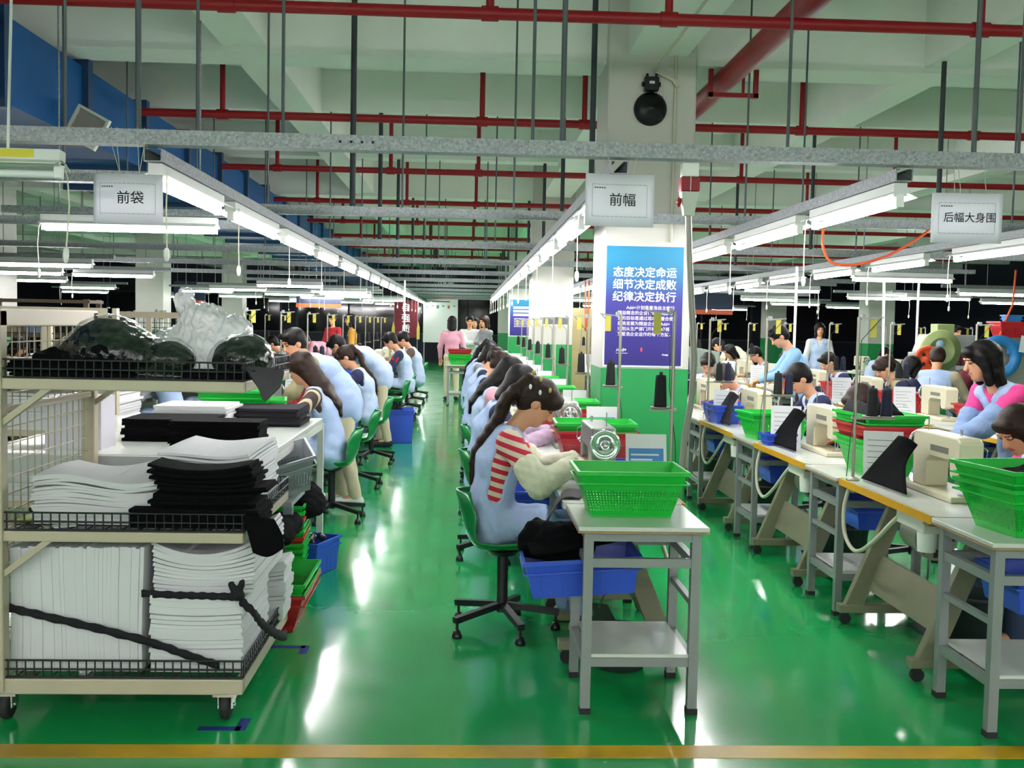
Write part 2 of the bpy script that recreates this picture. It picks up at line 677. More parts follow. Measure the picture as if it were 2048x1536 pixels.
# square grille box on the duct's side
gp = tag(empty('ventilation_grille', (-2.93, 8.15, 2.98)), 'small square white grille box tilted against the blue duct', 'vent')
rot = Matrix.Rotation(R(28), 3, 'Y')
gm = mat('grille_white', 'c9cbc2', .6)
f = MB()
for dx, dz, sx_, sz_ in ((0, .12, .26, .022), (0, -.12, .26, .022), (.12, 0, .022, .22), (-.12, 0, .022, .22)):
    f.cbox(rot @ Vector((dx, 0, dz)), (sx_, .05, sz_), rot)
f.build('grille_frame', gm, gp)
f = MB().cbox(rot @ Vector((0, .012, 0)), (.235, .02, .235), rot)
for i in range(12):
    f.cbox(rot @ Vector((0, -.008, -.1 + .018 * i)), (.22, .012, .006), rot)
f.build('louvre', mat('grille_grey', 'a39f97', .7), gp)
MB().bar((-.05, .03, 0), (-.2, .1, .05), .03, .03).build('bracket', gm, gp)

# ------------------------------------------------------------------ red sprinkler pipes
red = mat('pipe_red', '8f1019', .45, spec=.35)
PIPE_Y = [6.15, 9.4, 12.6, 15.9, 19.1, 22.3, 25.5, 28.7, 31.9]
for i, y in enumerate(PIPE_Y):
    nth = ['in front of the square pillar, first below the ceiling', 'just behind the square pillar, second from the camera', 'third from the camera', 'fourth from the camera', 'fifth from the camera', 'sixth from the camera', 'seventh from the camera', 'eighth from the camera', 'last before the far wall'][i]
    p = tag(empty('sprinkler_pipe', (0, y, 3.35)), 'red sprinkler pipe across the hall, ' + nth, 'pipe', 'red sprinkler pipes')
    rr = .036
    MB().tube((-2.95, 0, 0), (12.5, 0, 0), rr, n=12).build('pipe_run', red, p)
    ups = (1.15, 3.02, .1, -1.42) if i == 0 else ((-2.2, .1, 1.02, 3.0, 4.6, 6.2) if i == 1 else (-2.3, -.95, .1, 2.0, 3.3, 5.2))
    for ux in ups:
        q = MB().tube((ux, 0, rr * .5), (ux, 0, soffit(ux, y) - 3.35), .024, n=8)
        q.tube((ux - .05, 0, 0), (ux + .05, 0, 0), rr * 1.25, n=12)
        q.build('riser', red, p)
mp_ = tag(empty('fire_main_pipe', (2.0, -6.5, 3.5)), 'thick red fire main pipe running towards the camera beside the pillar', 'pipe')
MB().tube((0, 0, 0), (0, 50, 0), .085, n=20).build('pipe_run', red, mp_)
for y in (14.7, 24, 33, 42):
    hb = MB()
    hb.bar((-.12, y, .64), (-.12, y, -.14), .035, .035).bar((.24, y, .10), (.24, y, -.14), .035, .035).bar((-.14, y, -.12), (.26, y, -.12), .035, .035)
    hb.bar((.14, y, -.1), (.14, y, .02), .02, .02)
    hb.build('pipe_hanger', red, mp_)

# ------------------------------------------------------------------ galvanised channels
gal = D.materials.new('galvanised_steel')
gal.use_nodes = True
nt = gal.node_tree
b = nt.nodes['Principled BSDF']; b.inputs['Roughness'].default_value = .5; b.inputs['Metallic'].default_value = .35
tc = nt.nodes.new('ShaderNodeTexCoord'); vo = nt.nodes.new('ShaderNodeTexVoronoi'); vo.inputs['Scale'].default_value = 95
rp = nt.nodes.new('ShaderNodeValToRGB')
rp.color_ramp.elements[0].color = (*lin('777b80'), 1); rp.color_ramp.elements[1].color = (*lin('a6a9ac'), 1)
nt.links.new(tc.outputs['Object'], vo.inputs['Vector']); nt.links.new(vo.outputs['Color'], rp.inputs['Fac']); nt.links.new(rp.outputs['Color'], b.inputs['Base Color'])
rodm = mat('rod_steel', '5a6064', .5, .3)
rodd = mat('rod_dark', '2d343a', .6)
holed = mat('hole_dark', '202224', .8)


def channel_section(mb, p0, p1, w, h):
    """open-topped U channel between two points"""
    p0, p1 = Vector(p0), Vector(p1)
    d = (p1 - p0).normalized()
    s = Vector((d.y, -d.x, 0))
    for off, ww, z0, z1 in ((0, w, 0, .004), (-w / 2 + .003, .006, .004, h), (w / 2 - .003, .006, .004, h), (-w / 2 + .012, .018, h - .004, h), (w / 2 - .012, .018, h - .004, h)):
        a = p0 + s * (off - ww / 2); c = p0 + s * (off + ww / 2)
        e = p1 + s * (off + ww / 2); g = p1 + s * (off - ww / 2)
        vs = [(*q.xy, q.z + z0) for q in (a, c, e, g)] + [(*q.xy, q.z + z1) for q in (a, c, e, g)]
        mb.add(vs, [(0, 3, 2, 1), (4, 5, 6, 7), (0, 1, 5, 4), (1, 2, 6, 5), (2, 3, 7, 6), (3, 0, 4, 7)])
    return mb


RODS0 = [(-1.86, .008), (-1.53, .014), (-1.26, .008), (-.87, .008), (.29, .008), (.43, .013), (1.5, .008), (2.4, .013), (2.62, .008)]
RODSN = [(-1.5, .008), (-.9, .022), (-.45, .008), (.3, .008), (.95, .022), (2.15, .008), (2.5, .008), (3.6, .02), (4.2, .008)]
ordn = ['carrying the hanging paper signs', 'second from the camera, level with the square pillar', 'third from the camera', 'fourth from the camera', 'fifth from the camera', 'sixth from the camera', 'seventh from the camera', 'eighth from the camera', 'ninth from the camera', 'tenth from the camera', 'last before the far wall']
for i, y in enumerate(PITCH_Y):
    t = tag(empty('cable_channel', (0, y, 2.335)), 'galvanised steel channel hung across the hall, ' + ordn[i], 'channel', 'galvanised cross channels')
    xa, xb = (-6.5, 6.5) if i == 0 else (-1.62, 6.5)
    channel_section(MB(), (xa, 0, 0), (xb, 0, 0), .09, .068).build('channel', gal, t)
    if i == 0:
        h = MB()
        for hx in (-.6, -.55, -.5, -.45):
            h.cbox((hx, -.0455, .036), (.012, .001, .012))
        h.build('slot', holed, t)
    for rx, rr in (RODS0 if i == 0 else RODSN):
        xx = rx + (0 if i == 0 else .06 * math.sin(i * 7.3 + rx * 5))
        MB().tube((xx, .0, .004), (xx, .0, soffit(xx, y) - 2.335), rr, n=8).build('hanger_rod', rodd if rr > .018 else rodm, t)
    if i < 5:
        # same channel carried on over the left bays, a little lower
        channel_section(MB(), (-12.0, 1.4, 0), (-1.75, 1.4, 0), .09, .068).build('channel', gal, t)
        for rx in (-2.4, -3.0, -5.2, -7.5, -9.5):
            if not -4.4 < rx < -3.05:
                MB().tube((rx, 1.4, .004), (rx, 1.4, soffit(rx, y + 1.4) - 2.335), .008, n=6).build('hanger_rod', rodm, t)

# ------------------------------------------------------------------ fluorescent lamps
lw = mat('lamp_white', 'd9dbd8', .4)
lwi = mat('lamp_end_white', 'eeeeea', .4)
tube_m = emit_mat('tube_glow', LAMP_TINT, TUBE_POWER)
tube_off = mat('tube_unlit', 'e9ecec', .25)
cordm = mat('cord_ivory', 'd8d2bd', .5)
labm = mat('lamp_label_yellow', 'd7c927', .5)


def make_lamp(length, name='fluorescent_lamp', lit=True, shade=True):
    """runs along local X, tube axis at local z=0"""
    t = empty(name)
    h = length / 2
    MB().box(-h, -.034, .035, h, .034, .1).build('housing', lw, t, bevel=.004)
    rf = MB()
    prof = [(-.085, .028), (-.036, .05), (.036, .05), (.085, .028)]
    for z in (0, .003):
        pass
    vs = [(x, y, z) for x in (-h, h) for y, z in prof] + [(x, y, z + .004) for x in (-h, h) for y, z in prof]
    fs = [(k, k + 1, 4 + k + 1, 4 + k) for k in range(3)] + [(8 + k + 1, 8 + k, 12 + k, 12 + k + 1) for k in range(3)]
    fs += [(0, 4, 12, 8), (3, 11, 15, 7)] + [(k, 8 + k, 8 + k + 1, k + 1) for k in range(3)] + [(4 + k, 4 + k + 1, 12 + k + 1, 12 + k) for k in range(3)]
    rf.add(vs, fs)
    if shade:
        rf.build('reflector', lw, t)
    for s in (-1, 1):
        MB().box(s * h - (.03 if s > 0 else 0), -.02, -.018, s * h + (.03 if s < 0 else 0), .02, .05).build('lamp_holder', lwi, t, bevel=.003)
    MB().tube((-h + .03, 0, 0), (h - .03, 0, 0), .0165, n=12).build('tube', tube_m if lit else tube_off, t)
    c = MB().path([(h - .02, .05, .06), (h, .055, 0), (h + .01, .055, -.12), (h, .055, -.3)], .0035, n=5).build('pull_cord', cordm, t)
    MB().lathe([(.002, 0), (.011, -.006), (.014, -.035), (.010, -.06), (.002, -.066)], Matrix.Translation((h, .055, -.295)), 8).build('pull_switch', lwi, c)
    return t


ORD = 'first second third fourth fifth sixth seventh eighth ninth tenth eleventh twelfth thirteenth fourteenth fifteenth sixteenth seventeenth eighteenth nineteenth twentieth'.split()
LAMP15 = make_lamp(1.5)
LAMP12 = make_lamp(1.25)
LAMP_FILL = make_lamp(1.5, 'fill_batten_lamp', shade=False)  # no reflector, so the unseen added lamps light the ceiling directly
used = {}


def put_lamp(proto, x, y, z, rz, label, group):
    o = proto if not used.get(proto.name) else dup(proto)
    used[proto.name] = True
    o.location = (x, y, z)
    o.rotation_euler = (0, 0, rz)
    tag(o, label, 'lamp', group)
    return o


def rail(x, ya, yb, label):
    t = channel_section(MB(), (0, 0, 0), (0, yb - ya, 0), .085, .06).build('lamp_rail', gal, loc=(x, ya, 2.272))
    tag(t, label, 'rail', 'lamp rails along the sewing rows')
    return t


ROWS = [(-1.48, 5.45, 1.83, 18, 'over the cart row', -R(90)), (.71, 5.48, 1.83, 14, 'over the pillar row', R(90)), (2.09, 5.45, 1.8, 14, 'over the yellow-edged table row', R(90))]
for x, ya, pt, n, where, rz in ROWS:
    rail(x, 4.95, ya + pt * n - .8, 'galvanised rail carrying the lamps ' + where)
    for k in range(n):
        put_lamp(LAMP15 if k else LAMP12, x, ya + pt * k + (0 if k else .16), 2.17, rz, 'lit tube lamp %s, %s from the camera' % (where, ORD[k]), 'lamps ' + where)
rail(4.18, 5.8, 24.5, 'galvanised rail carrying the lamps over the second yellow-edged table row')
for k in range(10):
    put_lamp(LAMP12, 4.18, 6.35 + 1.8 * k, 2.17, R(90), 'lit tube lamp over the second yellow-edged table row, %s from the camera' % ORD[k], 'lamps over the second yellow-edged row')
# lamps lying across the hall, right and left bays
XL = []
for (x, y) in [(5.35, 12.6), (5.2, 17.0), (8.0, 19.9), (8.9, 19.3), (8.6, 16.6), (11.3, 21.2), (3.4, 19.5), (6.6, 22.5), (8.3, 26.0), (5.6, 28.0), (3.2, 26.5), (10.6, 28.5), (7.0, 31.5), (4.4, 34.0), (8.9, 35.0), (6.5, 9.0)]:
    XL.append((x, y, 'lit tube lamp across the bay beyond the yellow-edged tables'))
for (x, y) in [(-2.45, 7.65), (-5.45, 13.6), (-6.9, 16.4), (-5.6, 16.7), (-8.8, 24.5), (-6.3, 25.4), (-5.1, 23.3), (-3.4, 20.0), (-2.9, 23.5), (-4.6, 27.0), (-6.6, 30.5), (-3.2, 28.0), (-5.0, 33.0), (-2.6, 32.0), (-3.9, 36.5), (-9.0, 33.0), (-2.8, 38.5), (-8.2, 20.0), (-6.4, 37.0), (-3.0, 25.6), (-4.2, 30.2), (-10.5, 29.0)]:
    XL.append((x, y, 'lit tube lamp across the bay behind the cart row'))
XL.sort(key=lambda q: q[1])
cnt = {}
for x, y, lb in XL:
    cnt[lb] = cnt.get(lb, 0) + 1
    n_ = cnt[lb]
    put_lamp(LAMP12, x, y, 2.17, R(180) if x < 0 else 0, '%s, %s from the camera' % (lb, ORD[n_ - 1] if n_ <= 20 else 'next to last' if n_ == 21 else 'last'), lb.replace('lit tube lamp', 'lamps'))
    tag(MB().bar((x - .9, y, 2.30), (x + .9, y, 2.30), .06, .05).tube((x - .5, y, 2.32), (x - .5, y, soffit(x - .5, y)), .007, n=6).tube((x + .5, y, 2.32), (x + .5, y, soffit(x + .5, y)), .007, n=6).build('lamp_bar', gal), 'steel bar holding the %s lamp %s' % (ORD[n_ - 1] if n_ <= 20 else 'next to last' if n_ == 21 else 'last', lb.replace('lit tube lamp ', '')), 'bar', 'bars above the cross lamps')
# unseen bare lamps behind the camera, added to brighten ceiling and foreground
for x in (-9.0, -6.4, -4.0, -1.7, 0.5, 2.8, 5.2, 7.8):
    for y in (-0.9, -3.0, -5.2):
        lo_ = put_lamp(LAMP_FILL, x, y, 2.5, 0, 'unseen bare tube lamp added behind the camera for fill light', 'added fill lamps behind the camera')
        for q_ in (-.5, .5):
            MB().tube((q_, 0, .1), (q_, 0, soffit(x + q_, y) - 2.5), .007, n=6).build('hanger_rod', rodm, lo_)
# switched-off lamp at the cart
ol = make_lamp(1.25, lit=False)
ol.location = (-2.32, 4.43, 2.13)
ol.rotation_euler = (R(-4), 0, 0)
tag(ol, 'unlit white tube lamp above the beige cart with a yellow sticker', 'lamp')
MB().box(.36, -.0355, .062, .52, -.0345, .096).build('sticker', labm, ol)
MB().lathe([(.0, 0), (.016, 0), (.016, .004), (0, .004)], Matrix.Translation((.16, -.034, .068)) @ Matrix.Rotation(R(90), 4, 'X'), 14).build('screw_cap', mat('cap_brown', '6a4a48', .5), ol)
MB().bar((-.4, 0, .1), (-.4, .0, 2.0), .009, .009).bar((.4, 0, .1), (.4, .0, 2.0), .009, .009).build('lamp_bracket', lw, ol)

# ================================================================== furniture prototypes
chair_g = mat('chair_green', '0f7a3a', .25, vary=.06, spec=.6)
blk = mat('black_plastic', '16171a', .45)
blkm = mat('black_metal', '1b1c1f', .35, .3)
steel = mat('leg_grey', '8d8f90', .4, .2)
lam = mat('white_laminate', 'cfd2cc', .22, vary=.03, spec=.55)
ply = mat('plywood_edge', 'a5835a', .6, vary=.15, vscale=30)
yel = mat('yellow_edge', 'd39a16', .4)
olive = mat('stand_olive', '84806a', .5, vary=.06)
motorm = mat('motor_grey', '8f8c80', .45, .3)
ivory = mat('machine_ivory', 'cfc8ac', .32, spec=.55)
mgrey = mat('machine_grey', '868b82', .3, .25)
chrome = mat('chrome', 'c9ccd0', .18, .9)
rubber = mat('rubber_dark', '222123', .7)
cone_b = mat('thread_black', '101116', .85, bump=.3, bscale=200)
cone_n = mat('thread_navy', '141b33', .85)
tagy = mat('tag_yellow', 'bdb04c', .6)
paper = mat('paper_white', 'd8d9dc', .7)
paperb = mat('sheet_blue', '3f7fbe', .6)
ink = mat('ink_grey', '5d6068', .8)
g_pl = mat('basket_green', '12b437', .35, spec=.5)
r_pl = mat('basket_red', 'b8232a', .35)
b_pl = mat('crate_blue', '2f51c4', .35, spec=.5)
gy_pl = mat('crate_grey', '8b9096', .4)


def chair_proto(full=True):
    t = empty('swivel_chair')
    prof = [(.215, .405, .84), (.16, .43, .97), (.06, .425, 1), (-.06, .42, 1), (-.145, .44, 1), (-.19, .51, 1), (-.215, .60, .97), (-.235, .67, .86), (-.245, .715, .5)]

    def shell(u, v):
        y, z, wf = spl(prof, v)
        s = (u - .5) * 2
        back = min(1, max(0, (v - .45) / .3))
        return (s * .205 * wf, y + .075 * back * s * s, z + (1 - back) * .05 * s ** 4 + .0)
    MB().grid(shell, 16, 26, .008).build('seat_shell', chair_g, t)
    MB().tube((0, 0, .09), (0, 0, .40), .028, n=14).tube((0, 0, .385), (0, 0, .41), .07, .09, n=14).build('pedestal', blk, t)
    for k in range(5):
        a = 2 * math.pi * k / 5 + .3
        d = Vector((math.cos(a), math.sin(a), 0))
        lg = MB().bar(d * .02 + Vector((0, 0, .125)), d * .29 + Vector((0, 0, .088)), .034, .03)
        g = MB().tube(d * .275 + Vector((0, 0, .08)), d * .275 + Vector((0, 0, .03)), .008, n=6).lathe([(.0, .04), (.016, .036), (.026, .01), (.026, 0), (0, 0)], Matrix.Translation(d * .275), 10)
        lo = lg.build('leg', blk, t)
        g.build('glide', blkm, lo)
    return t


def side_table_proto(wx=.52, wy=.52, shelf_z=.23):
    t = empty('side_table')
    hx, hy = wx / 2, wy / 2
    MB().box(-hx, -hy, .742, hx, hy, .76).build('tabletop', lam, t, bevel=.003)
    MB().box(-hx - .001, -hy - .001, .735, hx + .001, hy + .001, .7415).build('edge_band', ply, t)
    lx, ly = hx - .045, hy - .045
    for sx in (-1, 1):
        for sy in (-1, 1):
            lo = MB().box(sx * lx - .019, sy * ly - .019, .02, sx * lx + .019, sy * ly + .019, .735).build('leg', steel, t)
            MB().box(sx * lx - .022, sy * ly - .022, 0, sx * lx + .022, sy * ly + .022, .024).build('foot_cap', rubber, lo)
    for z, nm in ((.715, 'top_rail'), (.61, 'middle_rail'), (shelf_z - .02, 'shelf_rail')):
        f = MB()
        for sy in (-1, 1):
            f.box(-lx, sy * ly - .014, z - .018, lx, sy * ly + .014, z + .018)
        for sx in (-1, 1):
            f.box(sx * lx - .014, -ly, z - .018, sx * lx + .014, ly, z + .018)
        f.build(nm, steel, t)
    for sx in (-1, 1):
        MB().box(sx * lx - .012, -ly + .019, .43, sx * lx + .012, ly - .019, .454).build('crate_runner', steel, t)
    MB().box(-lx + .02, -ly - .015, shelf_z, lx - .02, ly + .015, shelf_z + .014).build('shelf', lam, t)
    return t


def sewing_table_proto(full=True, L=1.14, W=.55):
    t = empty('sewing_table')
    hx, hy = L / 2, W / 2
    MB().prism(rrect(L - .01, W - .01, .05, 5), .728, .76).build('tabletop', lam, t)
    MB().box(-hx + .02, hy - .004, .724, hx - .02, hy + .004, .7605).build('edge_trim', yel, t)
    e = MB().box(-hx, -hy + .03, .7285, -hx + .006, hy - .03, .7595).box(hx - .006, -hy + .03, .7285, hx, hy - .03, .7595)
    e.build('edge_band', ply, t)
    for sx in (-1, 1):
        x = sx * .44
        lo = MB()
        lo.prism([(.17, .10), (.27, .10), (.02, .71), (-.08, .71)], -.022, .022, Matrix.Translation((x, 0, 0)) @ Matrix(((0, 0, 1, 0), (1, 0, 0, 0), (0, 1, 0, 0), (0, 0, 0, 1))))
        lo.box(x - .03, -.27, .065, x + .03, .3, .108)
        lo.box(x - .03, -.25, .70, x + .03, .25, .728)
        lo = lo.build('leg', olive, t, bevel=.004)
        for sy in (-.23, .26):
            c = MB().tube((x - .012, sy, .03), (x + .012, sy, .03), .03, n=12).box(x - .02, sy - .012, .03, x + .02, sy + .012, .066)
            c.build('caster', rubber, lo)
    MB().prism([(.135, .19), (.15, .19), (.085, .37), (.07, .37)], -.43, .43, Matrix(((0, 0, 1, 0), (1, 0, 0, 0), (0, 1, 0, 0), (0, 0, 0, 1)))).build('stretcher_plate', olive, t)
    if full:
        m = MB().tube((-.02, .02, .56), (.16, .02, .56), .088, n=20).tube((.16, .02, .56), (.20, .02, .56), .06, n=16)
        m.tube((-.06, .02, .56), (-.02, .02, .56), .105, n=20).box(.02, -.03, .63, .12, .07, .728)
        m.box(-.07, -.02, .56, -.03, .06, .72)
        mo = m.build('motor', motorm, t)
        f = MB()
        for k in range(8):
            a = 2 * math.pi * k / 8
            f.bar((-.062, .02 + .05 * math.cos(a), .56 + .05 * math.sin(a)), (-.062, .02 + .09 * math.cos(a), .56 + .09 * math.sin(a)), .004, .02)
        f.build('vent_slot', rubber, mo)
        cb = MB().box(-.38, .13, .648, -.08, .23, .728).build('control_box', mat('box_ivory', 'd3d0c6', .4), t, bevel=.006)
        MB().tube((-.33, .19, .56), (-.33, .19, .648), .04, .045, n=14).build('socket', lwi, cb)
        MB().spath([(.5, .24, .72), (.51, .26, .6), (.45, .27, .47), (.3, .27, .42), (.12, .26, .5), (-.05, .24, .63), (-.1, .22, .68)], .011, n=7).build('hose', mat('hose_ivory', 'c9c6b2', .5), t)
        MB().path([(-.05, .05, .47), (-.07, .06, .3), (-.05, -.02, .12)], .005, n=5).build('treadle_rod', rodm, t)
        MB().cbox((-.03, -.06, .1), (.36, .22, .015), Matrix.Rotation(R(-8), 3, 'X')).build('treadle', blkm, t)
    return t


def machine_proto(mm, full=True):
    t = empty('sewing_machine')
    up = Matrix(((1, 0, 0, 0), (0, 0, -1, 0), (0, 1, 0, 0), (0, 0, 0, 1)))
    b_ = MB().box(-.25, -.09, 0, .25, .09, .03)
    b_.prism([(.09, .03), (.24, .03), (.248, .27), (.225, .30), (-.215, .30), (-.25, .28), (-.25, .125), (-.235, .108), (-.17, .108), (-.152, .125), (-.152, .188), (.05, .188), (.09, .16)], -.058, .058, up)
    b_.build('machine_head', mm, t, bevel=.008)
    Mx = Matrix.Translation((.25, 0, .225)) @ Matrix.Rotation(R(90), 4, 'Y')
    MB().lathe([(0, 0), (.03, 0), (.035, .012), (.062, .012), (.066, .004), (.074, .004), (.076, .022), (.07, .032), (.06, .024), (.034, .02), (.028, .036), (.014, .04), (.014, .036), (0, .036)], Mx, 24).build('handwheel', chrome, t)
    MB().tube((-.2, 0, .03), (-.2, 0, .112), .006, n=8).box(-.215, -.012, .03, -.19, .03, .036).tube((-.185, .012, .05), (-.185, .012, .11), .004, n=6).build('needle_bar', chrome, t)
    if full:
        d = MB()
        d.lathe([(0, 0), (.018, .002), (.018, .008), (.008, .012), (.004, .02), (0, .02)], Matrix.Translation((-.2, -.058, .2)) @ Matrix.Rotation(R(90), 4, 'X'), 12)
        d.tube((.16, .02, .30), (.16, .02, .37), .003, n=6).tube((-.1, -.02, .3), (-.1, -.02, .33), .006, n=8)
        d.path([(-.22, -.05, .27), (-.245, -.075, .25), (-.23, -.08, .2), (-.2, -.07, .21)], .0025, n=5)
        d.build('tension_disc', chrome, t)
        MB().box(-.14, .0582, .215, .05, .0592, .245).build('badge', mat('badge_dark', '6c6a5c', .5), t)
        MB().box(.1, -.066, .08, .16, -.058, .12).tube((.13, -.07, .1), (.13, -.1, .09), .004, n=6).build('stitch_lever', blkm, t)
    return t


def thread_stand_proto(two=True, h=.86, tz=.33):
    t = empty('thread_stand')
    MB().lathe([(0, .0), (.035, .0), (.035, .008), (.012, .02), (0, .02)], Matrix(), 14).tube((0, 0, .01), (0, 0, h), .0085, n=8).build('pole', mat('pole_grey', 'a09d90', .35, .5), t)
    MB().bar((-.006, 0, h - .01), (-.006, -.13, h - .0), .008, .008).bar((-.02, -.02, h), (.02, -.02, h), .02, .03).build('cross_arm', steel, t)
    ty = MB().bar((0, .02, tz), (0, -.21 if two else -.1, tz), .02, .012)
    cs = [-.09, -.165] if two else [-.055]
    for y in cs:
        ty.lathe([(0, 0), (.045, 0), (.05, .006), (0, .006)], Matrix.Translation((0, y, tz + .006)), 16)
    ty.build('spool_tray', motorm, t)
    for y in cs:
        MB().lathe([(0, .0), (.030, .0), (.030, .012), (.025, .13), (.023, .145), (.008, .148), (.008, .16), (0, .16)], Matrix.Translation((0, y, tz + .012)), 16).build('thread_cone', cone_b if y == cs[0] else cone_n, t)
    MB().box(-.007, -.095, h - .105, -.005, -.06, h - .008).build('paper_tag', tagy, t)
    MB().path([(-.008, -.12, h), (-.01, -.015, h - .12), (-.01, -.012, h - .35), (0, .02, .25), (.01, .03, .02)], .0022, n=4).build('wire', blk, t)
    return t


def lattice_wall(mb, A, B, C_, Dp, nu, rows, z_lo=.14, z_hi=.60, th=.003, frac=.74):
    """wall quad A,B (bottom) C_,Dp (top, C above B); slotted band between z_lo and z_hi"""
    A, B, C_, Dp = map(Vector, (A, B, C_, Dp))

    def pt(u, v):
        return (A.lerp(B, u)).lerp(Dp.lerp(C_, u), v)
    nrm = (B - A).cross(Dp - A).normalized()

    def slab(u0, u1, v0, v1):
        q = [pt(u0, v0), pt(u1, v0), pt(u1, v1), pt(u0, v1)]
        vs = [p + nrm * th / 2 for p in q] + [p - nrm * th / 2 for p in q]
        mb.add(vs, [(0, 1, 2, 3), (7, 6, 5, 4), (0, 4, 5, 1), (1, 5, 6, 2), (2, 6, 7, 3), (3, 7, 4, 0)])
    slab(0, 1, 0, z_lo)
    slab(0, 1, z_hi, 1)
    for k in range(nu + 1):
        u = k / nu
        w_ = frac / nu / 2
        slab(max(0, u - w_), min(1, u + w_), z_lo, z_hi)
    for r in range(1, rows):
        v = z_lo + (z_hi - z_lo) * r / rows
        slab(0, 1, v - .018, v + .018)


def basket_mesh(name, W=.44, Dp=.33, H=.19, tp=.055, nu=30, nv=22, rows=8, solid=False):
    mb = MB()
    w, d = W / 2, Dp / 2
    bw, bd = w - tp, d - tp
    lo = [(-bw, -bd, 0), (bw, -bd, 0), (bw, bd, 0), (-bw, bd, 0)]
    hi = [(-w, -d, H), (w, -d, H), (w, d, H), (-w, d, H)]
    for k in range(4):
        j = (k + 1) % 4
        if solid:
            lattice_wall(mb, lo[k], lo[j], hi[j], hi[k], 1, 1, .5, .5001, .004)
        else:
            lattice_wall(mb, lo[k], lo[j], hi[j], hi[k], nu if k % 2 == 0 else nv, rows)
    if solid:
        mb.box(-bw, -bd, -.002, bw, bd, .003)
        for k in range(5):
            x = -bw + 2 * bw * (k + .5) / 5
            for s in (-1, 1):
                mb.bar((x, s * (bd + .002), .01), (x + .0, s * (d - .004), H - .03), .012, .006)
    else:
        for k in range(nu + 1):
            x = -bw + 2 * bw * k / nu
            mb.box(x - .003, -bd, -.001, x + .003, bd, .003)
        for k in range(nv + 1):
            y = -bd + 2 * bd * k / nv
            mb.box(-bw, y - .003, -.001, bw, y + .003, .003)
    # rolled rim
    e = .012
    for a, c in (((-w - e, -d - e), (w + e, -d)), ((-w - e, d), (w + e, d + e)), ((-w - e, -d), (-w, d)), ((w, -d), (w + e, d))):
        mb.box(a[0], a[1], H - .012, c[0], c[1], H + .004)
        mb.box(a[0] + .002, a[1] + .002, H - .05, c[0] - .002, c[1] - .002, H - .042)
    return mb.mesh(name)


BASKET = basket_mesh('plastic_basket')
BASKET_FAR = basket_mesh('plastic_basket', nu=10, nv=8, rows=3)
CRATE = basket_mesh('plastic_crate', .46, .32, .15, .025, solid=True)
TRAY = basket_mesh('parts_tray', .2, .13, .075, .012, solid=True)
BIGBASKET = basket_mesh('plastic_basket', .54, .38, .19, .06)


def basket(me, m, loc, rz, label, group=None, name='plastic_basket', cat='basket', tilt=None):
    o = link(name, me, None, loc=loc)
    own_mat(o, m)
    o.rotation_euler = (tilt or 0, 0, rz)
    return tag(o, label, cat, group)


def sheet_proto(blue_print=True):
    """laminated sheet standing on a little clip, faces local -Y"""
    t = empty('instruction_sheet')
    rot = Matrix.Rotation(R(-12), 4, 'X')
    MB().box(-.1, -.001, 0, .1, .001, .27).build('sheet', paper, t).matrix_local = rot
    if blue_print:
        p = MB().box(-.085, -.0022, .02, .085, -.0012, .2)
        o = p.build('printed_panel', paperb, t)
        o.matrix_local = rot
        q = MB()
        for k in range(6):
            q.box(-.075, -.003, .045 + .024 * k, .03 + .04 * ((k * 37) % 3 - 1) * .8, -.0022, .053 + .024 * k)
        q.build('printed_lines', paper, t).matrix_local = rot
    else:
        q = MB()
        for k in range(7):
            q.box(-.08, -.002, .04 + .03 * k, .06 - .02 * (k % 3), -.0011, .043 + .03 * k)
        q.build('printed_lines', ink, t).matrix_local = rot
    MB().box(-.04, -.02, 0, .04, .05, .006).bar((0, .03, .0), (0, .012, .1), .03, .006).build('clip_stand', chrome, t)
    return t

# ================================================================== people
skinm = D.materials.new('skin')
skinm.use_nodes = True
_b = skinm.node_tree.nodes['Principled BSDF']
_b.inputs['Roughness'].default_value = .5
_b.inputs['Subsurface Weight'].default_value = .08
_a = skinm.node_tree.nodes.new('ShaderNodeVertexColor')
_a.layer_name = 'complexion'
skinm.node_tree.links.new(_a.outputs[0], _b.inputs['Base Color'])
VEST = mat('vest_blue', 'a9bce4', .75, bump=.25, bscale=60)
VESTW = mat('vest_pale', 'b7c6e6', .75, bump=.25, bscale=60)
VESTB = mat('vest_beige', 'b9ab8c', .8)
HAIR = mat('hair_black', '0e0a0a', .5, bump=.35, bscale=110, spec=.22)
HAIRB = mat('hair_brown', '27160f', .5, bump=.35, bscale=110, spec=.25)
HAIRR = mat('hair_auburn', '4a2a18', .5, bump=.5, bscale=90)
HAIRG = mat('hair_greying', '3a322b', .6, bump=.5, bscale=90)
CL = {}
for n_, c_ in dict(navy='20264a', black='1a1a1f', pink='d9a0ae', hotpink='e0418a', grey='7d7f86', cream='d8d6be', white='d8d8d8', red='b5202c', rose='c98fa2', beige='a99a80', brown='5a463a', teal='2c6a66', denim='4a5f8a', denimlight='7f96bd', khaki='c9bca0', dark='25262c', jean='34425e', shirtblue='8db4e0', maroon='6a1f2e', mustard='c08a2a', olive='8a8463', lilac='c7a9c4').items():
    CL[n_] = mat('cloth_' + n_, c_, .85, bump=.25, bscale=70)


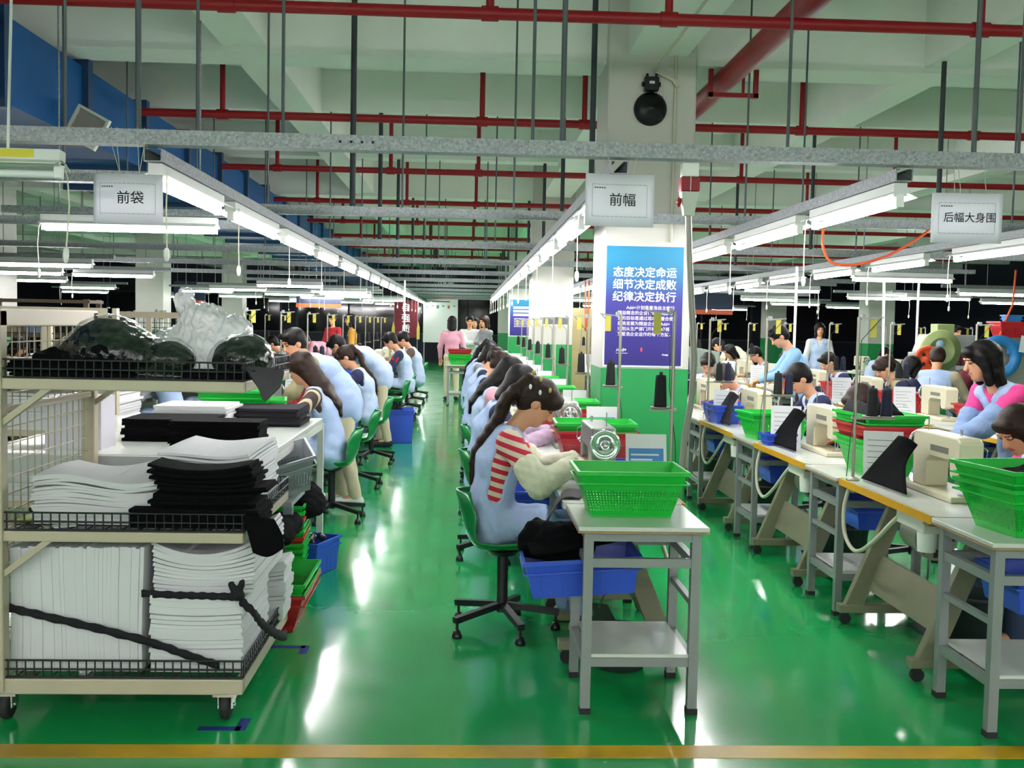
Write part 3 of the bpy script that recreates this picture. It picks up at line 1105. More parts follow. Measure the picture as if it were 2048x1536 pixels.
def stripes(name, c1, c2, per, duty=.5, axis=(0, 0, 1)):
    m = D.materials.new(name)
    m.use_nodes = True
    nt = m.node_tree
    b = nt.nodes['Principled BSDF']; b.inputs['Roughness'].default_value = .85
    tc = nt.nodes.new('ShaderNodeTexCoord')
    dp = nt.nodes.new('ShaderNodeVectorMath'); dp.operation = 'DOT_PRODUCT'; dp.inputs[1].default_value = axis
    nt.links.new(tc.outputs['Object'], dp.inputs[0])
    ml = nt.nodes.new('ShaderNodeMath'); ml.operation = 'MULTIPLY'; ml.inputs[1].default_value = 1 / per
    fr = nt.nodes.new('ShaderNodeMath'); fr.operation = 'FRACT'
    gt = nt.nodes.new('ShaderNodeMath'); gt.operation = 'GREATER_THAN'; gt.inputs[1].default_value = duty
    mx = nt.nodes.new('ShaderNodeMixRGB'); mx.inputs[1].default_value = (*lin(c1), 1); mx.inputs[2].default_value = (*lin(c2), 1)
    nt.links.new(dp.outputs['Value'], ml.inputs[0]); nt.links.new(ml.outputs[0], fr.inputs[0]); nt.links.new(fr.outputs[0], gt.inputs[0])
    nt.links.new(gt.outputs[0], mx.inputs[0]); nt.links.new(mx.outputs[0], b.inputs['Base Color'])
    CL[name] = m
    return m


stripes('red_stripe', 'c4213c', 'd9c9b5', .046, .5, (0, .30, .95))
stripes('brown_stripe', '4a3d3a', 'cdbda0', .05, .66, (1, 0, .1))


def V3(*a):
    return np.array(a, float)


def unit(v):
    return v / (np.linalg.norm(v) + 1e-9)


def ik(s, t, l1, l2, hint):
    d = t - s
    L_ = np.linalg.norm(d)
    if L_ > (l1 + l2) * .985:
        t = s + d / L_ * (l1 + l2) * .985
        d = t - s
        L_ = np.linalg.norm(d)
    a = (l1 * l1 - l2 * l2 + L_ * L_) / (2 * L_)
    h = math.sqrt(max(l1 * l1 - a * a, 1e-6))
    u = d / L_
    hv = hint - u * (hint @ u)
    return s + u * a + unit(hv) * h, t


def pose(kind='sit', lean=20, bend=10, head=(35, 0), hands=((-.15, .46, .83), (.15, .46, .83)), seat=.43, s=1.0, turn=0, spread=.12, grip=.5, step=.0, male=False, tilt=0):
    """local frame: facing +Y, X to the person's right, origin on the floor under the pelvis"""
    J = dict(s=s, male=male, kind=kind, grip=grip)
    a = R(lean)
    if kind == 'sit':
        pel = V3(0, 0, seat + .105)
    else:
        pel = V3(0, 0, .90 * s)
    tv = R(turn)
    rgt = V3(math.cos(tv), math.sin(tv), 0)
    fw = V3(-math.sin(tv), math.cos(tv), 0)

    def dr(deg):
        q = R(deg)
        return fw * math.sin(q) + V3(0, 0, 1) * math.cos(q)
    w = pel + dr(lean * .6) * .15 * s
    c = w + dr(lean) * .17 * s
    n = c + dr(lean + bend) * .17 * s
    tl = R(tilt)
    if tilt:
        sh_ = rgt * math.sin(tl)
        w, c, n = w + sh_ * .15, c + sh_ * .32, n + sh_ * .5
    hp, hy = head
    nd = dr(lean * .7 + bend + hp * .45)
    hq = R(hy) + tv
    hf0 = V3(-math.sin(hq), math.cos(hq), 0)
    hr = V3(math.cos(hq), math.sin(hq), 0)
    hfw = hf0 * math.cos(R(hp)) - V3(0, 0, 1) * math.sin(R(hp))
    hup = np.cross(hr, hfw)
    hc = n + nd * .10 * s + hup * .10 * s + hfw * .015
    J.update(pel=pel, waist=w, chest=c, neck=n, rgt=rgt, fw=fw, hc=hc, hf=hfw, hr=hr, hu=hup, cd=dr(lean + bend))
    bw = .168 if not male else .195
    for i, sg in enumerate((-1, 1)):
        sh = n + rgt * sg * bw * s - J['cd'] * .045 * s
        tgt = V3(*hands[i])
        el, wr = ik(sh, tgt, .275 * s, .245 * s, V3(sg * .75, -.25, -.65))
        J['sh%d' % i], J['el%d' % i], J['wr%d' % i] = sh, el, wr
        hip = pel + rgt * sg * .085 * s - V3(0, 0, .01)
        J['hip%d' % i] = hip
        if kind == 'sit':
            kn = V3(sg * spread, .40 * s, seat + .075)
            an = V3(sg * (spread + .01), .36 * s + .06 + (.06 if sg > 0 else 0), .085)
        else:
            kn = V3(sg * .09, .03 + sg * step * .5, .48 * s)
            an = V3(sg * .095, -.02 + sg * step, .085)
        J['kn%d' % i], J['an%d' % i] = kn, an
        J['toe%d' % i] = an + V3(sg * .02, .14, -.05)
    return J


def bounds(J, pad=.2):
    P = np.array([v for k, v in J.items() if isinstance(v, np.ndarray) and k not in ('rgt', 'fw', 'hf', 'hr', 'hu', 'cd')])
    return P.min(0) - pad, P.max(0) + pad


def H(J, x, y, z):
    return J['hc'] + J['hr'] * x + J['hf'] * y + J['hu'] * z


def torso(F, J, e, k=.04, straps=False):
    s = J['s']
    m = 1.1 if J['male'] else 1.0
    r = J['rgt']
    F.loft(J['pel'] - V3(0, 0, .03), J['waist'], r, (.150 * s * m + e, .100 * s + e), (.125 * s * m + e, .085 * s + e), k)
    F.loft(J['waist'], J['chest'], r, (.125 * s * m + e, .085 * s + e), (.145 * s * m + e, .098 * s + e), k)
    F.loft(J['chest'], J['neck'] - J['cd'] * .06, r, (.145 * s * m + e, .098 * s + e), (.125 * s * m + e, .075 * s + e), k)
    if not straps:
        F.cone(J['sh0'], J['sh1'], .050 * s + e, .050 * s + e, k)
    else:
        c0 = (J['sh0'] + J['sh1']) / 2
        F.cone(c0 + (J['sh0'] - c0) * .74, c0 + (J['sh1'] - c0) * .74, .050 * s + e, .050 * s + e, k)


def arm(F, J, i, e, to=1.0, k=.03, from_=0.0):
    s = J['s'] * (1.08 if J['male'] else 1)
    sh, el, wr = J['sh%d' % i], J['el%d' % i], J['wr%d' % i]
    if from_ < .5:
        a = sh + (el - sh) * (from_ * 2)
        F.cone(a, el, .052 * s + e, .042 * s + e, k)
    b = el + (wr - el) * min(1, (to - .5) * 2)
    F.cone(el, b, .041 * s + e, .030 * s + e, k)


def hand(F, J, i):
    s = J['s']
    sg = -1 if i == 0 else 1
    el, wr = J['el%d' % i], J['wr%d' % i]
    d = unit(wr - el)
    d = unit(d + V3(0, 0, -.15))
    side = unit(np.cross(d, V3(0, 0, 1)))
    up = np.cross(side, d)
    pc = wr + d * .05 * s
    F.cone(el + (wr - el) * .6, wr, .034 * s, .026 * s, .02)
    F.ell(pc, (.040 * s, .050 * s, .017 * s), np.array([side, d, up]), .015)
    for q in range(4):
        o = (q - 1.5) * .0195 * s
        ln = (.062, .074, .069, .055)[q if sg < 0 else 3 - q] * s
        a = pc + side * o + d * .036 * s
        g = J['grip']
        d2 = unit(d * (1 - g * .5) - up * g * .7)
        d3 = unit(d * (1 - g) - up * (g + .25))
        m1_ = a + d2 * ln * .55
        F.cone(a, m1_, .0095 * s, .0085 * s, .006)
        F.cone(m1_, m1_ + d3 * ln * .5, .0085 * s, .0075 * s, .004)
    ts = side * (sg * -1)
    ts = -ts if (ts @ (V3(0, 0, 0) + J['rgt'] * -sg)) < 0 else ts
    a = wr + d * .022 * s + ts * .026 * s
    m1_ = a + unit(d * .7 + ts * .7 - up * .25) * .036 * s
    F.cone(a, m1_, .0125 * s, .0105 * s, .012)
    F.cone(m1_, m1_ + unit(d * .9 + ts * .15 - up * .3) * .032 * s, .0105 * s, .0085 * s, .004)


def headshape(F, J):
    s = J['s']
    ax = np.array([J['hr'], J['hf'], J['hu']])
    F.ell(H(J, 0, -.012, .025), (.073 * s, .092 * s, .088 * s), ax, .02)
    F.ell(H(J, 0, .022, -.035), (.058 * s, .062 * s, .078 * s), ax, .03)
    F.ell(H(J, 0, .050, -.088), (.026 * s, .028 * s, .022 * s), ax, .03)
    F.cone(H(J, 0, .084, .008), H(J, 0, .098, -.026), .008 * s, .014 * s, .014)
    F.ell(H(J, 0, .079, -.058), (.022 * s, .010 * s, .009 * s), ax, .008)
    for sg in (-1, 1):
        F.ell(H(J, sg * .031, .094, .010), (.017 * s, .012 * s, .011 * s), ax, .012, 'sub')
        F.ell(H(J, sg * .030, .076, .008), (.013 * s, .011 * s, .010 * s), ax, .004)
        F.ell(H(J, sg * .073, -.008, -.008), (.010 * s, .022 * s, .033 * s), ax, .006)
        F.cone(H(J, sg * .015, .087, .030), H(J, sg * .044, .078, .030), .007, .007, .012)
    F.cone(J['neck'] - J['cd'] * .02, H(J, 0, -.015, -.05), .050 * s, .047 * s, .03)


def body_mesh(J, h=.008):
    F = Field(*bounds(J), h)
    torso(F, J, -.006)
    headshape(F, J)
    for i in (0, 1):
        arm(F, J, i, 0)
        hand(F, J, i)
        F.cone(J['hip%d' % i], J['kn%d' % i], .072, .052, .03)
        F.cone(J['kn%d' % i], J['an%d' % i], .050, .036, .03)
        F.cone(J['an%d' % i], J['toe%d' % i], .034, .026, .02)
    me = F.mesh('person_body')
    n = len(me.vertices)
    co = np.empty(n * 3, np.float32)
    me.vertices.foreach_get('co', co)
    q = (co.reshape(-1, 3) - J['hc']) / J['s']
    x, y, z = q @ J['hr'], q @ J['hf'], q @ J['hu']
    base = np.array(lin('d39a78'))
    colr = np.tile(base, (n, 1))
    front = (y > .05)

    def paint(mask, c, a=1.0):
        colr[mask] = colr[mask] * (1 - a) + np.array(lin(c)) * a
    paint(front & (np.abs(x) < .045) & (z > -.055) & (z < -.01), 'd8977c', .5)
    paint(front & ((x / .024) ** 2 + ((z + .058) / .0095) ** 2 < 1), 'b0525a', .9)
    for sg in (-1, 1):
        paint(front & (((x - sg * .031) / .016) ** 2 + ((z - .006) / .0062) ** 2 < 1), '2a1a18', .95)
        paint(front & (((x - sg * .033) / .021) ** 2 + ((z - .030 + abs(0)) / .0055) ** 2 < 1), '33211c', .85)
    at = me.color_attributes.new('complexion', 'FLOAT_COLOR', 'POINT')
    at.data.foreach_set('color', np.concatenate([colr, np.ones((n, 1))], 1).astype(np.float32).ravel())
    return me


def shirt_mesh(J, h=.01, to=.97, seed=1):
    F = Field(*bounds(J), h)
    torso(F, J, .006)
    for i in (0, 1):
        arm(F, J, i, .010, to)
    F.noise(.002, .09, seed)
    F.noise(.0025, .16, seed, 3, True)
    F.cone(J['neck'], J['neck'] + J['cd'] * .2, .052, .06, 0, 'sub')
    F.boxy(V3(0, 0, J['pel'][2] - .62), (3, 3, .5), 0, None, 0, 'sub')
    return F.mesh('shirt')


def sleeve_mesh(J, i, h=.009):
    F = Field(*bounds(J), h)
    el, wr, sh = J['el%d' % i], J['wr%d' % i], J['sh%d' % i]
    a = el + (sh - el) * .38
    F.cone(a, el, .070, .066, .02).cone(el, wr - (wr - el) * .04, .064, .050, .02)
    F.noise(.002, .05, 5 + i)
    F.noise(.005, .11, 8 + i, 3, True)
    return F.mesh('oversleeve')


def vest_mesh(J, h=.01, long_=True, seed=2, open_side=False):
    s = J['s']
    F = Field(*bounds(J), h)
    torso(F, J, .017, .04, True)
    r = J['rgt']
    if long_:
        if J['kind'] == 'sit':
            F.loft(J['pel'] + V3(0, 0, .05), J['pel'] + V3(0, .02, .02), r, (.158 * s, .108 * s), (.168 * s, .112 * s), .04)
            F.loft(J['pel'] + V3(0, .04, -.01), J['pel'] + V3(0, .26, -.0), r, (.178 * s, .096), (.172 * s, .090), .04)
        else:
            F.loft(J['pel'] + V3(0, 0, .04), J['pel'] + V3(0, 0, -.10), r, (.158 * s, .110 * s), (.166 * s, .118 * s), .04)
    F.noise(.0035, .11, seed, 4)
    F.noise(.005, .22, seed + 3, 3, True)
    for i, sg in enumerate((-1, 1)):
        sh = J['sh%d' % i]
        el = J['el%d' % i]
        F.cone(sh + r * sg * .012, el, .062 * s, .05 * s, .01, 'sub')
        F.cone(sh + r * sg * .03 - J['cd'] * .02, (J['waist'] + r * sg * .158 + J['cd'] * .02) if open_side else (sh + r * sg * .05 - J['cd'] * .13), .068 * s, (.045 if open_side else .05) * s, .01, 'sub')
    F.cone(J['neck'] + J['cd'] * .005 + J['fw'] * .02, J['neck'] + J['cd'] * .18, .066 * s, .10, .01, 'sub')
    F.cone(J['neck'] + J['fw'] * .085 - J['cd'] * .09, J['neck'] + J['fw'] * .06 + J['cd'] * .06, .022, .07, .01, 'sub')
    return F.mesh('vest')


def trouser_mesh(J, h=.011, seed=3, flare=0.0):
    s = J['s']
    F = Field(*bounds(J), h)
    F.loft(J['pel'] - V3(0, 0, .02), J['pel'] + (J['waist'] - J['pel']) * .5, J['rgt'], (.143 * s, .096 * s), (.128 * s, .085 * s), .04)
    for i in (0, 1):
        F.cone(J['hip%d' % i], J['kn%d' % i], .078 * s, .064 * s, .04)
        F.cone(J['kn%d' % i], J['an%d' % i] + V3(0, 0, .0), .066 * s, .056 * s + flare, .03)
    F.noise(.006, .12, seed)
    F.boxy(V3(0, .2, -.3), (1.5, 1.5, .36), .0, None, 0, 'sub')
    return F.mesh('trousers')


def shoe_mesh(J, h=.011):
    F = Field(*bounds(J), h)
    for i in (0, 1):
        an, toe = J['an%d' % i], J['toe%d' % i]
        F.cone(an + V3(0, -.03, -.04), toe + V3(0, .03, -.002), .043, .037, .02)
        F.cone(an, an + V3(0, 0, -.04), .042, .044, .02)
    F.boxy(V3(0, 0, -.2), (2, 2, .203), .0, None, 0, 'sub')
    return F.mesh('shoes')


def hair_mesh(J, style, h=.009, seed=4):
    s = J['s']
    P = J['hc']
    lo, hi = P - .30, P + .24
    back = J['neck'] - J['fw'] * .12 - J['cd'] * .15
    lo = np.minimum(lo, back - .35)
    F = Field(lo, hi, h)
    ax = np.array([J['hr'], J['hf'], J['hu']])
    F.ell(H(J, 0, -.018, .034), (.086 * s, .105 * s, .096 * s), ax, .02)
    nape = J['neck'] - J['fw'] * .07 + V3(0, 0, .0)
    if style == 'short':
        F.ell(H(J, 0, -.05, -.02), (.076 * s, .06 * s, .07 * s), ax, .03)
        F.ell(H(J, 0, .065, .085), (.062 * s, .04 * s, .028 * s), ax, .02)
    elif style == 'bob':
        for sg in (-1, 1):
            F.cone(H(J, sg * .066, .012, .03), H(J, sg * .071, .012, -.125), .032 * s, .026 * s, .03)
        F.loft(H(J, 0, -.06, .03), H(J, 0, -.065, -.15), J['hr'], (.088 * s, .055 * s), (.085 * s, .04 * s), .04)
        F.ell(H(J, 0, .068, .070), (.062 * s, .03 * s, .034 * s), ax, .02)
    elif style == 'long':
        for sg in (-1, 1):
            F.cone(H(J, sg * .066, .0, .03), nape + J['rgt'] * sg * .065, .03 * s, .034 * s, .03)
        F.loft(H(J, 0, -.06, .03), nape - J['fw'] * .03, J['hr'], (.088 * s, .06 * s), (.095 * s, .045 * s), .04)
        bk = -unit(J['fw'] - J['cd'] * (J['fw'] @ J['cd']))
        b2 = J['chest'] + bk * .12
        b3 = J['waist'] + bk * .125
        F.loft(nape - J['fw'] * .03, b2, J['rgt'], (.095 * s, .045 * s), (.08 * s, .03 * s), .03)
        F.loft(b2, b2 + (b3 - b2) * .55, J['rgt'], (.08 * s, .03 * s), (.035 * s, .018 * s), .03)
        F.ell(H(J, 0, .066, .075), (.060 * s, .03 * s, .030 * s), ax, .02)
    elif style == 'ponytail':
        F.ell(H(J, 0, -.05, -.03), (.070 * s, .055 * s, .065 * s), ax, .03)
        F.ell(H(J, 0, .072, .052), (.062 * s, .034 * s, .050 * s), ax, .02)
        tie = H(J, 0, -.115, .06)
        F.ell(tie, (.032, .035, .03), None, .02)
        bk = -unit(J['fw'] - J['cd'] * (J['fw'] @ J['cd']))
        b1 = J['neck'] + bk * .085 + J['cd'] * .03
        b2 = J['chest'] + bk * .125
        b3 = J['waist'] + bk * .12
        K_ = [tuple(tie), tuple(tie * .45 + b1 * .55 + bk * .03), tuple(b1), tuple(b2), tuple(b3)]
        Q_ = [np.array(spl(K_, i / 12)) for i in range(13)]
        W_ = [.03, .038, .043, .046, .047, .046, .044, .041, .037, .032, .026, .019, .010]
        for i in range(12):
            F.loft(Q_[i], Q_[i + 1], J['rgt'], (W_[i], W_[i] * .7), (W_[i + 1], W_[i + 1] * .7), .015)
    elif style == 'bun':
        F.ell(H(J, 0, -.05, -.03), (.070 * s, .055 * s, .065 * s), ax, .03)
        F.ell(H(J, 0, -.115, .03), (.042, .042, .042), None, .02)
        F.ell(H(J, 0, .068, .068), (.060 * s, .028 * s, .034 * s), ax, .02)
    F.noise(.0022, .045, seed)
    # face left open
    F.ell(H(J, 0, .105, -.035), (.052 * s, .075 * s, .088 * s), ax, .008, 'sub')
    if style in ('short', 'bun', 'ponytail'):
        for sg in (-1, 1):
            F.ell(H(J, sg * .088, .012, -.035), (.03, .038, .05), ax, .008, 'sub')
        F.ell(H(J, 0, .055, -.115), (.11, .085, .075), ax, .008, 'sub')
    return F.mesh('hair')


POSES = {}


def person_set(key, J, hair_styles, h=1.0, sleeves=True, **kw):
    S = dict(J=J, body=body_mesh(J, .0075 * h), shirt=shirt_mesh(J, .010 * h), vest=vest_mesh(J, .010 * h, open_side=kw.get('open_side', False)),
             trousers=trouser_mesh(J, .011 * h, flare=kw.get('flare', 0)), shoes=shoe_mesh(J, .011 * h))
    if sleeves:
        S['sleeve'] = [sleeve_mesh(J, i, .009 * h) for i in (0, 1)]
    S['hair'] = {st: hair_mesh(J, st, .0085 * h) for st in hair_styles}
    POSES[key] = S
    return S


def person(key, x, y, rz, label, hair='bob', hairm=HAIR, shirt='navy', vest=VEST, trousers='denim', shoes='dark', sleeves=None, group=None, extra=None):
    S = POSES[key]
    t = empty('person', (x, y, 0), rz)
    tag(t, label, 'person', group)

    def part(n, me, m):
        o = link(n, me, None, t)
        own_mat(o, m)
        return o
    part('body', S['body'], skinm)
    part('shirt', S['shirt'], CL[shirt])
    if vest is not None:
        part('vest', S['vest'], vest)
    part('trousers', S['trousers'], CL[trousers])
    part('shoes', S['shoes'], CL[shoes])
    hm = S['hair'].get(hair) or list(S['hair'].values())[0]
    ho = part('hair', hm, hairm)
    if sleeves:
        for i in (0, 1):
            part('oversleeve', S['sleeve'][i], CL[sleeves])
    return t, ho

# ================================================================== sewing rows
used_p = {}


def place(proto, name, x, y, z, rz, label, cat, group):
    o = proto if name not in used_p else dup(proto)
    used_p[name] = 1
    o.location = (x, y, z)
    o.rotation_euler = (0, 0, rz)
    return tag(o, label, cat, group)


P_CHAIR = chair_proto()
P_SIDE = side_table_proto()
P_TABLE = sewing_table_proto()
P_TABLE_FAR = sewing_table_proto(False)
P_MACH_I = machine_proto(ivory)
P_MACH_G = machine_proto(mgrey)
P_MACH_FAR = machine_proto(ivory, False)
P_STAND = thread_stand_proto(True)
P_STAND1 = thread_stand_proto(False, .86, .41)
P_SHEET_B = sheet_proto(True)
P_SHEET_W = sheet_proto(False)


def nth(k):
    return ORD[k]


# row: name, table X, first table Y, count, facing (+1 = operators look to +X), operator chair X
ROWSPEC = dict(
    pillar=('the pillar row', .71, 5.1, 9, 1, .2),
    cart=('the cart row', -1.56, 7.95, 9, -1, -1.03),
    edge=('the yellow-edged row', 2.28, 4.87, 9, -1, 2.95),
    inner=('the second yellow-edged row', 4.25, 7.54, 8, -1, 4.85),
    back=('the second cart row', -3.45, 10.3, 7, -1, -2.9),
    deep=('the third cart row', -5.3, 11.5, 7, 1, -5.9),
    outer=('the third yellow-edged row', 7.6, 14.5, 4, 1, 7.05),
)
STEP = 1.66
CHAIRS = {}
for key, (rn, tx, y0_, n_, fc, cx_) in ROWSPEC.items():
    rz = -R(90) if fc > 0 else R(90)
    for k in range(n_):
        y = y0_ + STEP * k
        near = (y < 13 and key in ('pillar', 'cart', 'edge')) or (key == 'inner' and k < 4)
        wh = '%s along %s' % (nth(k), rn)
        tp = P_TABLE if near else P_TABLE_FAR
        place(tp, 'table%d' % near, tx, y, 0, rz, 'white sewing table with yellow edge, ' + wh, 'table', 'sewing tables of ' + rn)
        mp_p, mk = ((P_MACH_G, 'mg') if key in ('pillar', 'cart') else (P_MACH_I, 'mi')) if near else (P_MACH_FAR, 'mf')
        place(mp_p, mk, tx - fc * .05, y + .02, .76, rz, ('grey' if mk == 'mg' else 'ivory') + ' sewing machine on its table, ' + wh, 'sewing machine', 'sewing machines of ' + rn)
        # stand at the operator's right-hand far corner
        sx_ = tx + fc * .235
        sy_ = y - fc * (.40 if fc > 0 else .47)
        st = P_STAND if fc < 0 and near else P_STAND1
        place(st, 'stand%s' % (fc < 0 and near), sx_, sy_, .76, R(90) if fc < 0 else -R(90), 'tall thread stand with yellow tag, ' + wh, 'thread stand', 'thread stands of ' + rn)
        if y < 19 or key == 'pillar':
            if fc > 0:
                place(P_SHEET_B, 'sb', tx + .17, y - .16, .76, 0, 'white and blue instruction sheet, ' + wh, 'sheet', 'instruction sheets of ' + rn)
            else:
                place(P_SHEET_W, 'sw', tx - .1, y + .40, .76, R(-14), 'white instruction sheet, ' + wh, 'sheet', 'instruction sheets of ' + rn)
        # side table in front of this station
        if not (key == 'cart' and k == 0):
            place(P_SIDE, 'side', tx - (.03 if key == 'edge' else 0), y - .84, 0, 0, 'grey steel side table, ' + wh, 'side table', 'side tables of ' + rn)
        if (key, k) != ('cart', 3):
            c = place(P_CHAIR, 'chair', cx_, y + .08, 0, rz, 'green shell swivel chair at the table, ' + wh, 'chair', 'swivel chairs of ' + rn)
            CHAIRS[key, k] = c

# blue crates slung under the side tables
for key, kk, dx in (('pillar', range(5), -.22), ('edge', range(6), .1), ('cart', range(1, 5), .25), ('inner', range(4), .1)):
    rn, tx, y0_, n_, fc, cx_ = ROWSPEC[key]
    for k in kk:
        y = y0_ + STEP * k - .84
        o = basket(CRATE, b_pl, (tx + dx, y, .455), 0, 'blue crate under the side table, %s along %s' % (nth(k), rn), 'blue crates of ' + rn, 'plastic_crate', 'crate')
        if key == 'pillar' and k == 0:
            o.rotation_euler = (0, R(-4), 0)
# dark waste bins below the yellow-edged tables
binm = mat('bin_dark', '3c4347', .5)
for k in range(4):
    y = ROWSPEC['edge'][2] + STEP * k
    o = MB().lathe([(0, .004), (.12, .004), (.15, .3), (.158, .3), (.158, .315), (.146, .315), (.118, .012), (0, .012)], Matrix(), 20).build('waste_bin', binm, loc=(2.42, y - .1, 0))
    tag(o, 'round dark waste bin under the table, %s along the yellow-edged row' % nth(k), 'bin', 'waste bins of the yellow-edged row')
o = MB().lathe([(0, .004), (.11, .004), (.14, .16), (.148, .16), (.146, .17), (.108, .012), (0, .012)], Matrix(), 20).build('waste_bin', binm, loc=(.72, 4.62, 0))
tag(o, 'low dark bin on the floor behind the front side table of the pillar row', 'bin')

# ------------------------------------------------------------------ baskets, trays and cloth on the rows
basket(BASKET, g_pl, (.69, 4.33, .762), 0, 'empty bright green basket on the front side table of the pillar row')
for k in range(1, 5):
    y = ROWSPEC['pillar'][2] + STEP * k - .84
    basket(BASKET if k < 3 else BASKET_FAR, r_pl, (.74, y, .762), .03, 'red basket under a green one, side table %s along the pillar row' % nth(k), 'red baskets of the pillar row')
    basket(BASKET if k < 3 else BASKET_FAR, g_pl, (.74, y, .805), -.03, 'green basket nested in a red one, side table %s along the pillar row' % nth(k), 'green baskets of the pillar row')
for k in range(4):
    y = ROWSPEC['pillar'][2] + STEP * k
    basket(TRAY, b_pl, (.63 - .05 * (k % 2), y + .42, .762), .2, 'small blue parts tray behind the sewing machine %s along the pillar row' % nth(k), 'blue parts trays of the pillar row', 'parts_tray', 'tray')
    basket(TRAY, b_pl, (.86, y + .30, .762), -.1, 'small blue parts tray beside the instruction sheet %s along the pillar row' % nth(k), 'blue parts trays of the pillar row', 'parts_tray', 'tray')
# yellow-edged row, front: two nested green baskets
basket(BIGBASKET, g_pl, (2.33, 4.03, .762), .12, 'lower green basket of the nested pair on the front yellow-edged side table', None)
basket(BIGBASKET, g_pl, (2.31, 4.02, .835), .16, 'upper green basket holding black cloth on the front yellow-edged side table', None)
for i, (lab, z, m, dz) in enumerate([('bottom green basket', .762, g_pl, 0), ('red basket between green ones', .84, r_pl, 0), ('top green basket full of black cloth', .90, g_pl, 0)]):
    basket(BASKET, m, (2.32, 5.70, z), R(90) + .03 * i, lab + ' stacked on the second side table, yellow-edged row')
for k in range(2, 6):
    y = ROWSPEC['edge'][2] + STEP * k - .84
    basket(TRAY if k % 2 else BASKET_FAR, b_pl if k % 2 else g_pl, (2.22, y, .762), .1, ('blue tray' if k % 2 else 'green basket') + ' on the side table %s along the yellow-edged row' % nth(k), None, 'parts_tray' if k % 2 else 'plastic_basket', 'tray' if k % 2 else 'basket')
basket(TRAY, b_pl, (2.13, 6.95, .762), .1, 'small blue tray with a clip beside the sewing machine, second table of the yellow-edged row', None, 'parts_tray', 'tray')
basket(CRATE, b_pl, (2.2, 8.6, .762), R(90), 'shallow blue crate on the third table of the yellow-edged row', None, 'plastic_crate', 'crate')
for k in range(5):
    y = ROWSPEC['inner'][2] + STEP * k - .84
    basket(BASKET if k < 2 else BASKET_FAR, r_pl, (4.3, y, .762), R(90) + .1, 'red basket on the side table %s along the second yellow-edged row' % nth(k), 'red baskets of the second yellow-edged row')
for key in ('cart', 'back', 'deep', 'outer'):
    rn, tx, y0_, n_, fc, cx_ = ROWSPEC[key]
    for k in range(1, min(n_, 6)):
        y = y0_ + STEP * k - .84
        m = (g_pl, r_pl, g_pl, b_pl)[(k + len(key)) % 4]
        cn = {g_pl.name: 'green', r_pl.name: 'red', b_pl.name: 'blue'}[m.name]
        basket(BASKET_FAR, m, (tx, y, .762), .1 * k, cn + ' basket on the side table %s along %s' % (nth(k), rn), 'baskets of ' + rn)


# ------------------------------------------------------------------ cloth pieces
cloth_b = mat('cloth_jet', '0b0b0e', .95, bump=.4, bscale=120, spec=.12)
cloth_c = mat('cloth_charcoal', '2a292e', .95, bump=.4, bscale=120, spec=.15)
cloth_n = mat('cloth_darkblue', '1a1d33', .9, bump=.3, bscale=120)


def heap(name, c, half, seed, m, label, cat='cloth', h=.012, n=9, amp=.008, tag_it=True):
    rg = random.Random(seed)
    F = Field((-half[0] - .05, -half[1] - .05, -.02), (half[0] + .05, half[1] + .05, half[2] * 1.3 + .04), h)
    for i in range(n):
        x, y = rg.uniform(-.6, .6) * half[0], rg.uniform(-.6, .6) * half[1]
        f = 1 - .5 * (abs(x / half[0]) + abs(y / half[1])) / 2
        F.ell((x, y, half[2] * .42 * f), (half[0] * rg.uniform(.3, .5), half[1] * rg.uniform(.3, .55), half[2] * rg.uniform(.45, .62) * f), None, .03)
    F.noise(amp, .06, seed, 4)
    F.boxy((0, 0, -.2), (2, 2, .2), 0, None, 0, 'sub')
    o = link(name, F.mesh(name), m, None, c)
    if tag_it:
        tag(o, label, cat)
    return o


def folded(name, x0, y0, x1, y1, z0, n, th, m, label, seed=1, sag=.0, jit=.008, cat='cloth', rz=0.0, wave=.0):
    """pile of n thin layers, one mesh"""
    rg = random.Random(seed)
    mb = MB()
    cx, cy = (x0 + x1) / 2, (y0 + y1) / 2
    for k in range(n):
        ax, ay = rg.uniform(-jit, jit), rg.uniform(-jit, jit)
        bx, by = rg.uniform(-jit, jit), rg.uniform(-jit, jit)
        ph = rg.uniform(0, .5)

        def fn(u, v, k=k, ax=ax, ay=ay, bx=bx, by=by, ph=ph):
            x = x0 + ax + (x1 - x0 + bx) * u
            y = y0 + ay + (y1 - y0 + by) * v
            z = z0 + (k + 1) * th * (1 + .02 * math.sin(k)) + (sag * (k + 1) / n) * ((2 * u - 1) ** 2 - .0) + wave * (k + 1) / n * math.sin(6 * u + 2.5 * v + ph)
            return (x - cx, y - cy, z - z0)
        mb.grid(fn, 14, 6, th * (.99 if cat == 'foam' else .94))
    # flat shading keeps the layers' edges crisp
    mb.s = [False] * len(mb.s)
    o = mb.build(name, m, loc=(cx, cy, z0))
    o.rotation_euler = (0, 0, rz)
    return tag(o, label, cat)


def panel(name, pts, m, label, thick=.004, cat='cloth'):
    """a hanging or lying piece of cloth through rows of points"""
    nv, nu = len(pts) - 1, len(pts[0]) - 1
    A = np.array(pts, float)

    def fn(u, v):
        rows = [spl(list(A[j]), u) for j in range(nv + 1)]
        return tuple(spl(rows, v))
    o = MB().grid(fn, 5 * nu, 5 * nv, thick).build(name, m)
    return tag(o, label, cat)


